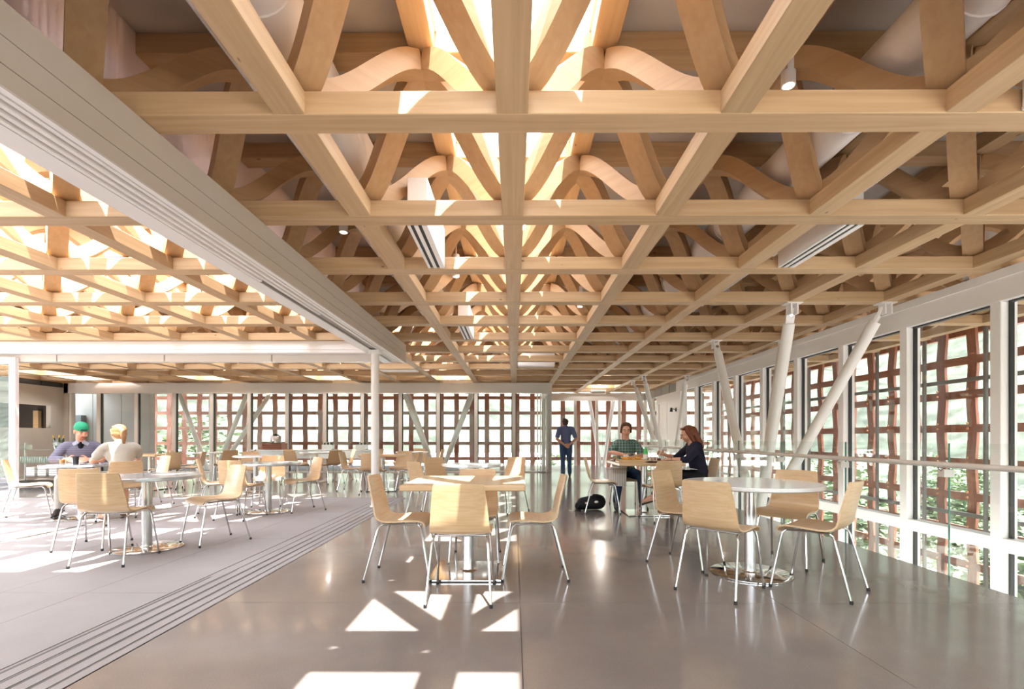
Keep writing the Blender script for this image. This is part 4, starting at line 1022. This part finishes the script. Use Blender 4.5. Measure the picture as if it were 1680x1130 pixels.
cp = MB().lathe([(.092, .022), (.095, .03), (.094, .055), (.086, .085), (.066, .112), (.036, .127), (.006, .132)], 24, H @ T(0, -.016, .014) @ RX(-.12) @ Matrix.Diagonal((.90, 1.04, 1, 1))).build('cap', M_CAP, r, smooth=True)
MB().ball(H @ V(0, -.125, .030), (.068, .062, .009), H.to_3x3().to_4x4() @ RX(.25), 16, 8).build('brim', M_CAP, cp, smooth=True)
MB().bbox(-.038, .038, -.004, .004, -.012, .012, .003, H @ T(0, .088, .052) @ RX(-.25)).build('strap_patch', plain('cap_patch', rgb(40,66,60), .6), cp)
ST = Flesh(); ST.ell(H @ V(0, .050, -.082), (.042, .038, .030), H.to_3x3().to_4x4()); ST.build('beard', plain('stubble', rgb(186,128,104), .8, 0, .15, 80), r, vox=.006)

# --- woman with the ponytail
J = dict(pelvis=(0, -.04, .56), chest=(0, .03, .86), neck=(0, .07, 1.025), head=(0, .13, 1.165), yaw=.10, nod=.15,
    sho_r=(.17, .05, .97), sho_l=(-.17, .05, .97), elb_r=(.25, .26, .82), elb_l=(-.25, .26, .805), wri_r=(.12, .48, .90), wri_l=(-.12, .50, .80),
    hand_r=((-.35, .85, .25), (-.3, 0, .9), (-.8, -.3, 0), .4), hand_l=((.35, .9, .05), (.3, 0, .9), (.8, -.3, -.2), .4),
    hip_r=(.09, 0, .535), hip_l=(-.09, 0, .535), kne_r=(.12, .42, .52), kne_l=(-.10, .42, .52), ank_r=(.13, .40, .10), ank_l=(-.10, .38, .10), toe_r=(.14, .56, .035), toe_l=(-.11, .54, .035))
HB5 = plain('hair_blond', rgb(146,106,68), .55, 0, .25, 50)
r, H = person('ponytailed blond woman in beige tee, seen from behind at the terrace table', (-5.20, 6.42, 0), math.atan2(.78, .62), J, SK(222,164,136), HB5,
    fabric('beige_tee', rgb(178,170,158), .05), fabric('dark_skirt', rgb(46,44,52)), plain('tan_sandal', rgb(120,84,60), .6), sleeve=.55, hairstyle='ponytail', build=.93, long_legs=False)
face_bits(r, H, HB5, LIP, IRI)

# ================================================================== SMALL THINGS
def one(name, label, cat, b, m, M=None, smooth=False, group=None):
    return tag(b.build(name, m, None, smooth, M), label, cat, group)
ZT = .765
# couple's table
tr_ = empty('serving_board', (1.68, 6.93, ZT)); tag(tr_, 'light wooden serving board holding the fries', 'board')
MB().bbox(-.20, .20, -.14, .14, 0, .018, .005).build('board', M_TOPW, tr_); MB().bbox(-.20, .20, -.14, -.125, .018, .04, .004).build('lip', M_TOPW, tr_); MB().bbox(-.20, .20, .125, .14, .018, .04, .004).build('lip', M_TOPW, tr_)
M_FRY = plain('fried_potato', rgb(224,160,72), .5, 0, .25, 30); rf = random.Random(4)
fry = MB().bbox(-.045, .045, -.011, .011, -.010, .010, .004).mesh('potato_wedge', M_FRY)
for i in range(22):
    o = inst('potato_wedge', fry, None, T(1.68 + rf.uniform(-.12, .12), 6.93 + rf.uniform(-.07, .07), ZT + .031 + (i // 8) * .018) @ RZ(rf.uniform(0, 6)) @ RY(rf.uniform(-.2, .2)))
    tag(o, 'golden fried potato wedge piled on the wooden serving board', 'food', 'potato wedges on the board')
def cup(label, x, y, r, h, m=None, liquid=None, z=ZT):
    e = empty('cup', (x, y, z)); tag(e, label, 'cup')
    MB().lathe([(r * .72, 0), (r * .78, .004), (r, h), (r * .94, h), (r * .72, .008)], 18).build('vessel', m or M_WTOP, e, smooth=True)
    if liquid: MB().lathe([(r * .70, .009), (r * .86, h * .62)], 16).build('drink', liquid, e, smooth=True)
cup('white paper cup beside the serving board', 1.67, 7.22, .042, .09)
cup('low white bowl of dip at the middle of the couple\'s table', 1.90, 7.12, .06, .05)
cup('dark red drink in a glass in front of the auburn-haired woman', 2.10, 7.02, .035, .085, M_CLEAR, plain('red_drink', rgb(110,30,26), .2))
cup('small clear glass with pink straw drink on the couple\'s table', 2.02, 7.10, .03, .10, M_CLEAR, plain('pink_drink', rgb(236,196,190), .2))
gb = empty('green_bottle', (1.99, 7.33, ZT)); tag(gb, 'bright green water bottle on the couple\'s table', 'bottle')
M_GB = plain('green_glass', rgb(70,190,104), .1, 0, .05, spec=.8)
MB().lathe([(.034, 0), (.037, .01), (.037, .13), (.015, .19), (.014, .225)], 18).build('body', M_GB, gb, smooth=True); MB().lathe([(.016, .215), (.016, .24)], 12).build('cap', M_WHITE, gb); MB().lathe([(.0378, .04), (.0378, .1)], 18, close=False).build('paper_label', M_WHITE, gb, smooth=True)
one('dark_tray', 'dark brown oval tray at the near edge of the couple\'s table', 'tray', MB().lathe([(.13, 0), (.16, .014), (.155, .016), (.125, .006)], 28, Matrix.Diagonal((1.25, .8, 1, 1))), plain('dark_tray', rgb(78,56,42), .5), T(2.02, 6.84, ZT), True)
ph = empty('smartphone', (2.19, 7.27, .90)); tag(ph, 'pale smartphone held up by the auburn-haired woman', 'phone'); ph.rotation_euler = (0, .55, 0)
MB().bbox(-.006, .006, -.038, .038, -.05, .10, .003).build('case', M_WTOP, ph); MB().box(.0055, .0068, -.033, .033, -.04, .09).build('screen', plain('screen', rgb(90,98,108), .1), ph)
wa = one('black_wallet', 'black wallet under the woman\'s forearm', 'wallet', MB().bbox(-.06, .06, -.045, .045, 0, .022, .006), M_BLACK, T(2.27, 6.99, ZT) @ RZ(.3))
wp = empty('white_plate', (1.56, 7.40, ZT)); tag(wp, 'white plate at the far left corner of the couple\'s table', 'plate'); MB().lathe([(.05, 0), (.095, .014), (.093, .017), (.05, .005)], 24).build('dish', M_WTOP, wp, smooth=True)
sg = empty('sunglasses', (1.53, 7.12, ZT)); tag(sg, 'dark folded sunglasses at the left edge of the couple\'s table', 'sunglasses')
for s in (-1, 1): MB().ball((s*.035, 0, .022), (.028, .006, .02), None, 12, 8).build('lens', M_BLACK, sg, smooth=True); MB().tube([(s*.065, 0, .03), (s*.02, .05, .012)], .003, 6).build('temple', M_BLACK, sg)
def sheet(pts, w, th=.006):
    """bent strip of cloth or paper: pts is the centre line in (y, z), width along x"""
    b = MB(); n = len(pts); vs = []; fs = []
    for (y, z) in pts:
        for x in (-w/2, w/2):
            vs.append((x, y, z)); vs.append((x, y, z + th))
    for i in range(n - 1):
        a = i*4; d = a+4; fs += [(a, a+2, d+2, d), (a+1, d+1, d+3, a+3), (a, d, d+1, a+1), (a+2, a+3, d+3, d+2)]
    fs += [(0, 1, 3, 2), ((n-1)*4, (n-1)*4+2, (n-1)*4+3, (n-1)*4+1)]
    return b.add(vs, fs)
M_CLOTH = stripes('striped_napkin', rgb(222,218,214), rgb(178,172,172), 0, 30)
one('cloth_napkin', 'grey striped napkin draped over the plaid-shirted man\'s knee', 'napkin', sheet([(-.14, .645), (0, .642), (.12, .638), (.22, .618), (.275, .56), (.292, .45), (.30, .38)], .27), M_CLOTH, T(1.65, 7.68, .0) @ RZ(math.pi - .25))
one('cloth_napkin', 'white napkin spread on the auburn-haired woman\'s lap', 'napkin', sheet([(-.12, .655), (0, .665), (.12, .672), (.16, .655), (.18, .60)], .30), M_CLOTH, T(2.52, 7.13, 0) @ RZ(math.pi / 2))
# backpack
bp = empty('backpack', (1.20, 7.52, 0), .15); tag(bp, 'black backpack lying on the floor beside an empty chair', 'backpack')
M_BP = fabric('black_nylon', rgb(24,24,27), .2, 50, .6)
F_ = Flesh(); F_.cap(V(-.13, 0, .10), .10, V(.12, .02, .12), .12).cap(V(-.2, -.03, .07), .07, V(-.05, -.03, .1), .09).ell(V(.05, -.09, .10), (.13, .05, .08)); F_.build('bag', M_BP, bp, vox=.012)
MB().tube([(-.02, -.06, .2), (.02, -.08, .245), (.09, -.05, .235)], .012, 8).build('handle', M_BP, bp, smooth=True)
MB().tube([(-.18, -.08, .12), (-.25, -.13, .05), (-.29, -.1, .012), (-.2, -.14, .012)], .012, 8).build('strap', M_BP, bp, smooth=True)
MB().tube([(-.26, -.06, .02), (-.33, -.12, .010), (-.36, -.05, .010)], .006, 6).build('strap', M_WHITE2, bp, smooth=True)
MB().ball((.04, -.135, .14), (.032, .008, .02), None, 12, 8).build('badge', M_WHITE, bp, smooth=True)
MB().ball((-.11, -.105, .12), (.02, .008, .014), None, 12, 8).build('badge', M_WHITE2, bp, smooth=True)
# terrace couple's table
ZE = .75
cup('glass of orange juice in front of the green-capped man', -6.17, 6.62, .038, .10, M_CLEAR, plain('orange_juice', rgb(244,150,40), .3), ZE)
cup('black takeaway cup at the middle of the terrace couple\'s table', -5.97, 6.60, .036, .11, M_BLACK, None, ZE)
one('paper_menu', 'white sheet of paper on the terrace couple\'s table', 'paper', MB().box(-.105, .105, -.15, .15, 0, .003), M_WTOP, T(-6.02, 6.90, ZE + .0005) @ RZ(.7))
nb = one('dark_notebook', 'dark grey notebook near the ponytailed woman\'s hands', 'notebook', MB().bbox(-.08, .08, -.11, .11, 0, .014, .003), M_DARK, T(-5.80, 6.62, ZE) @ RZ(.5))
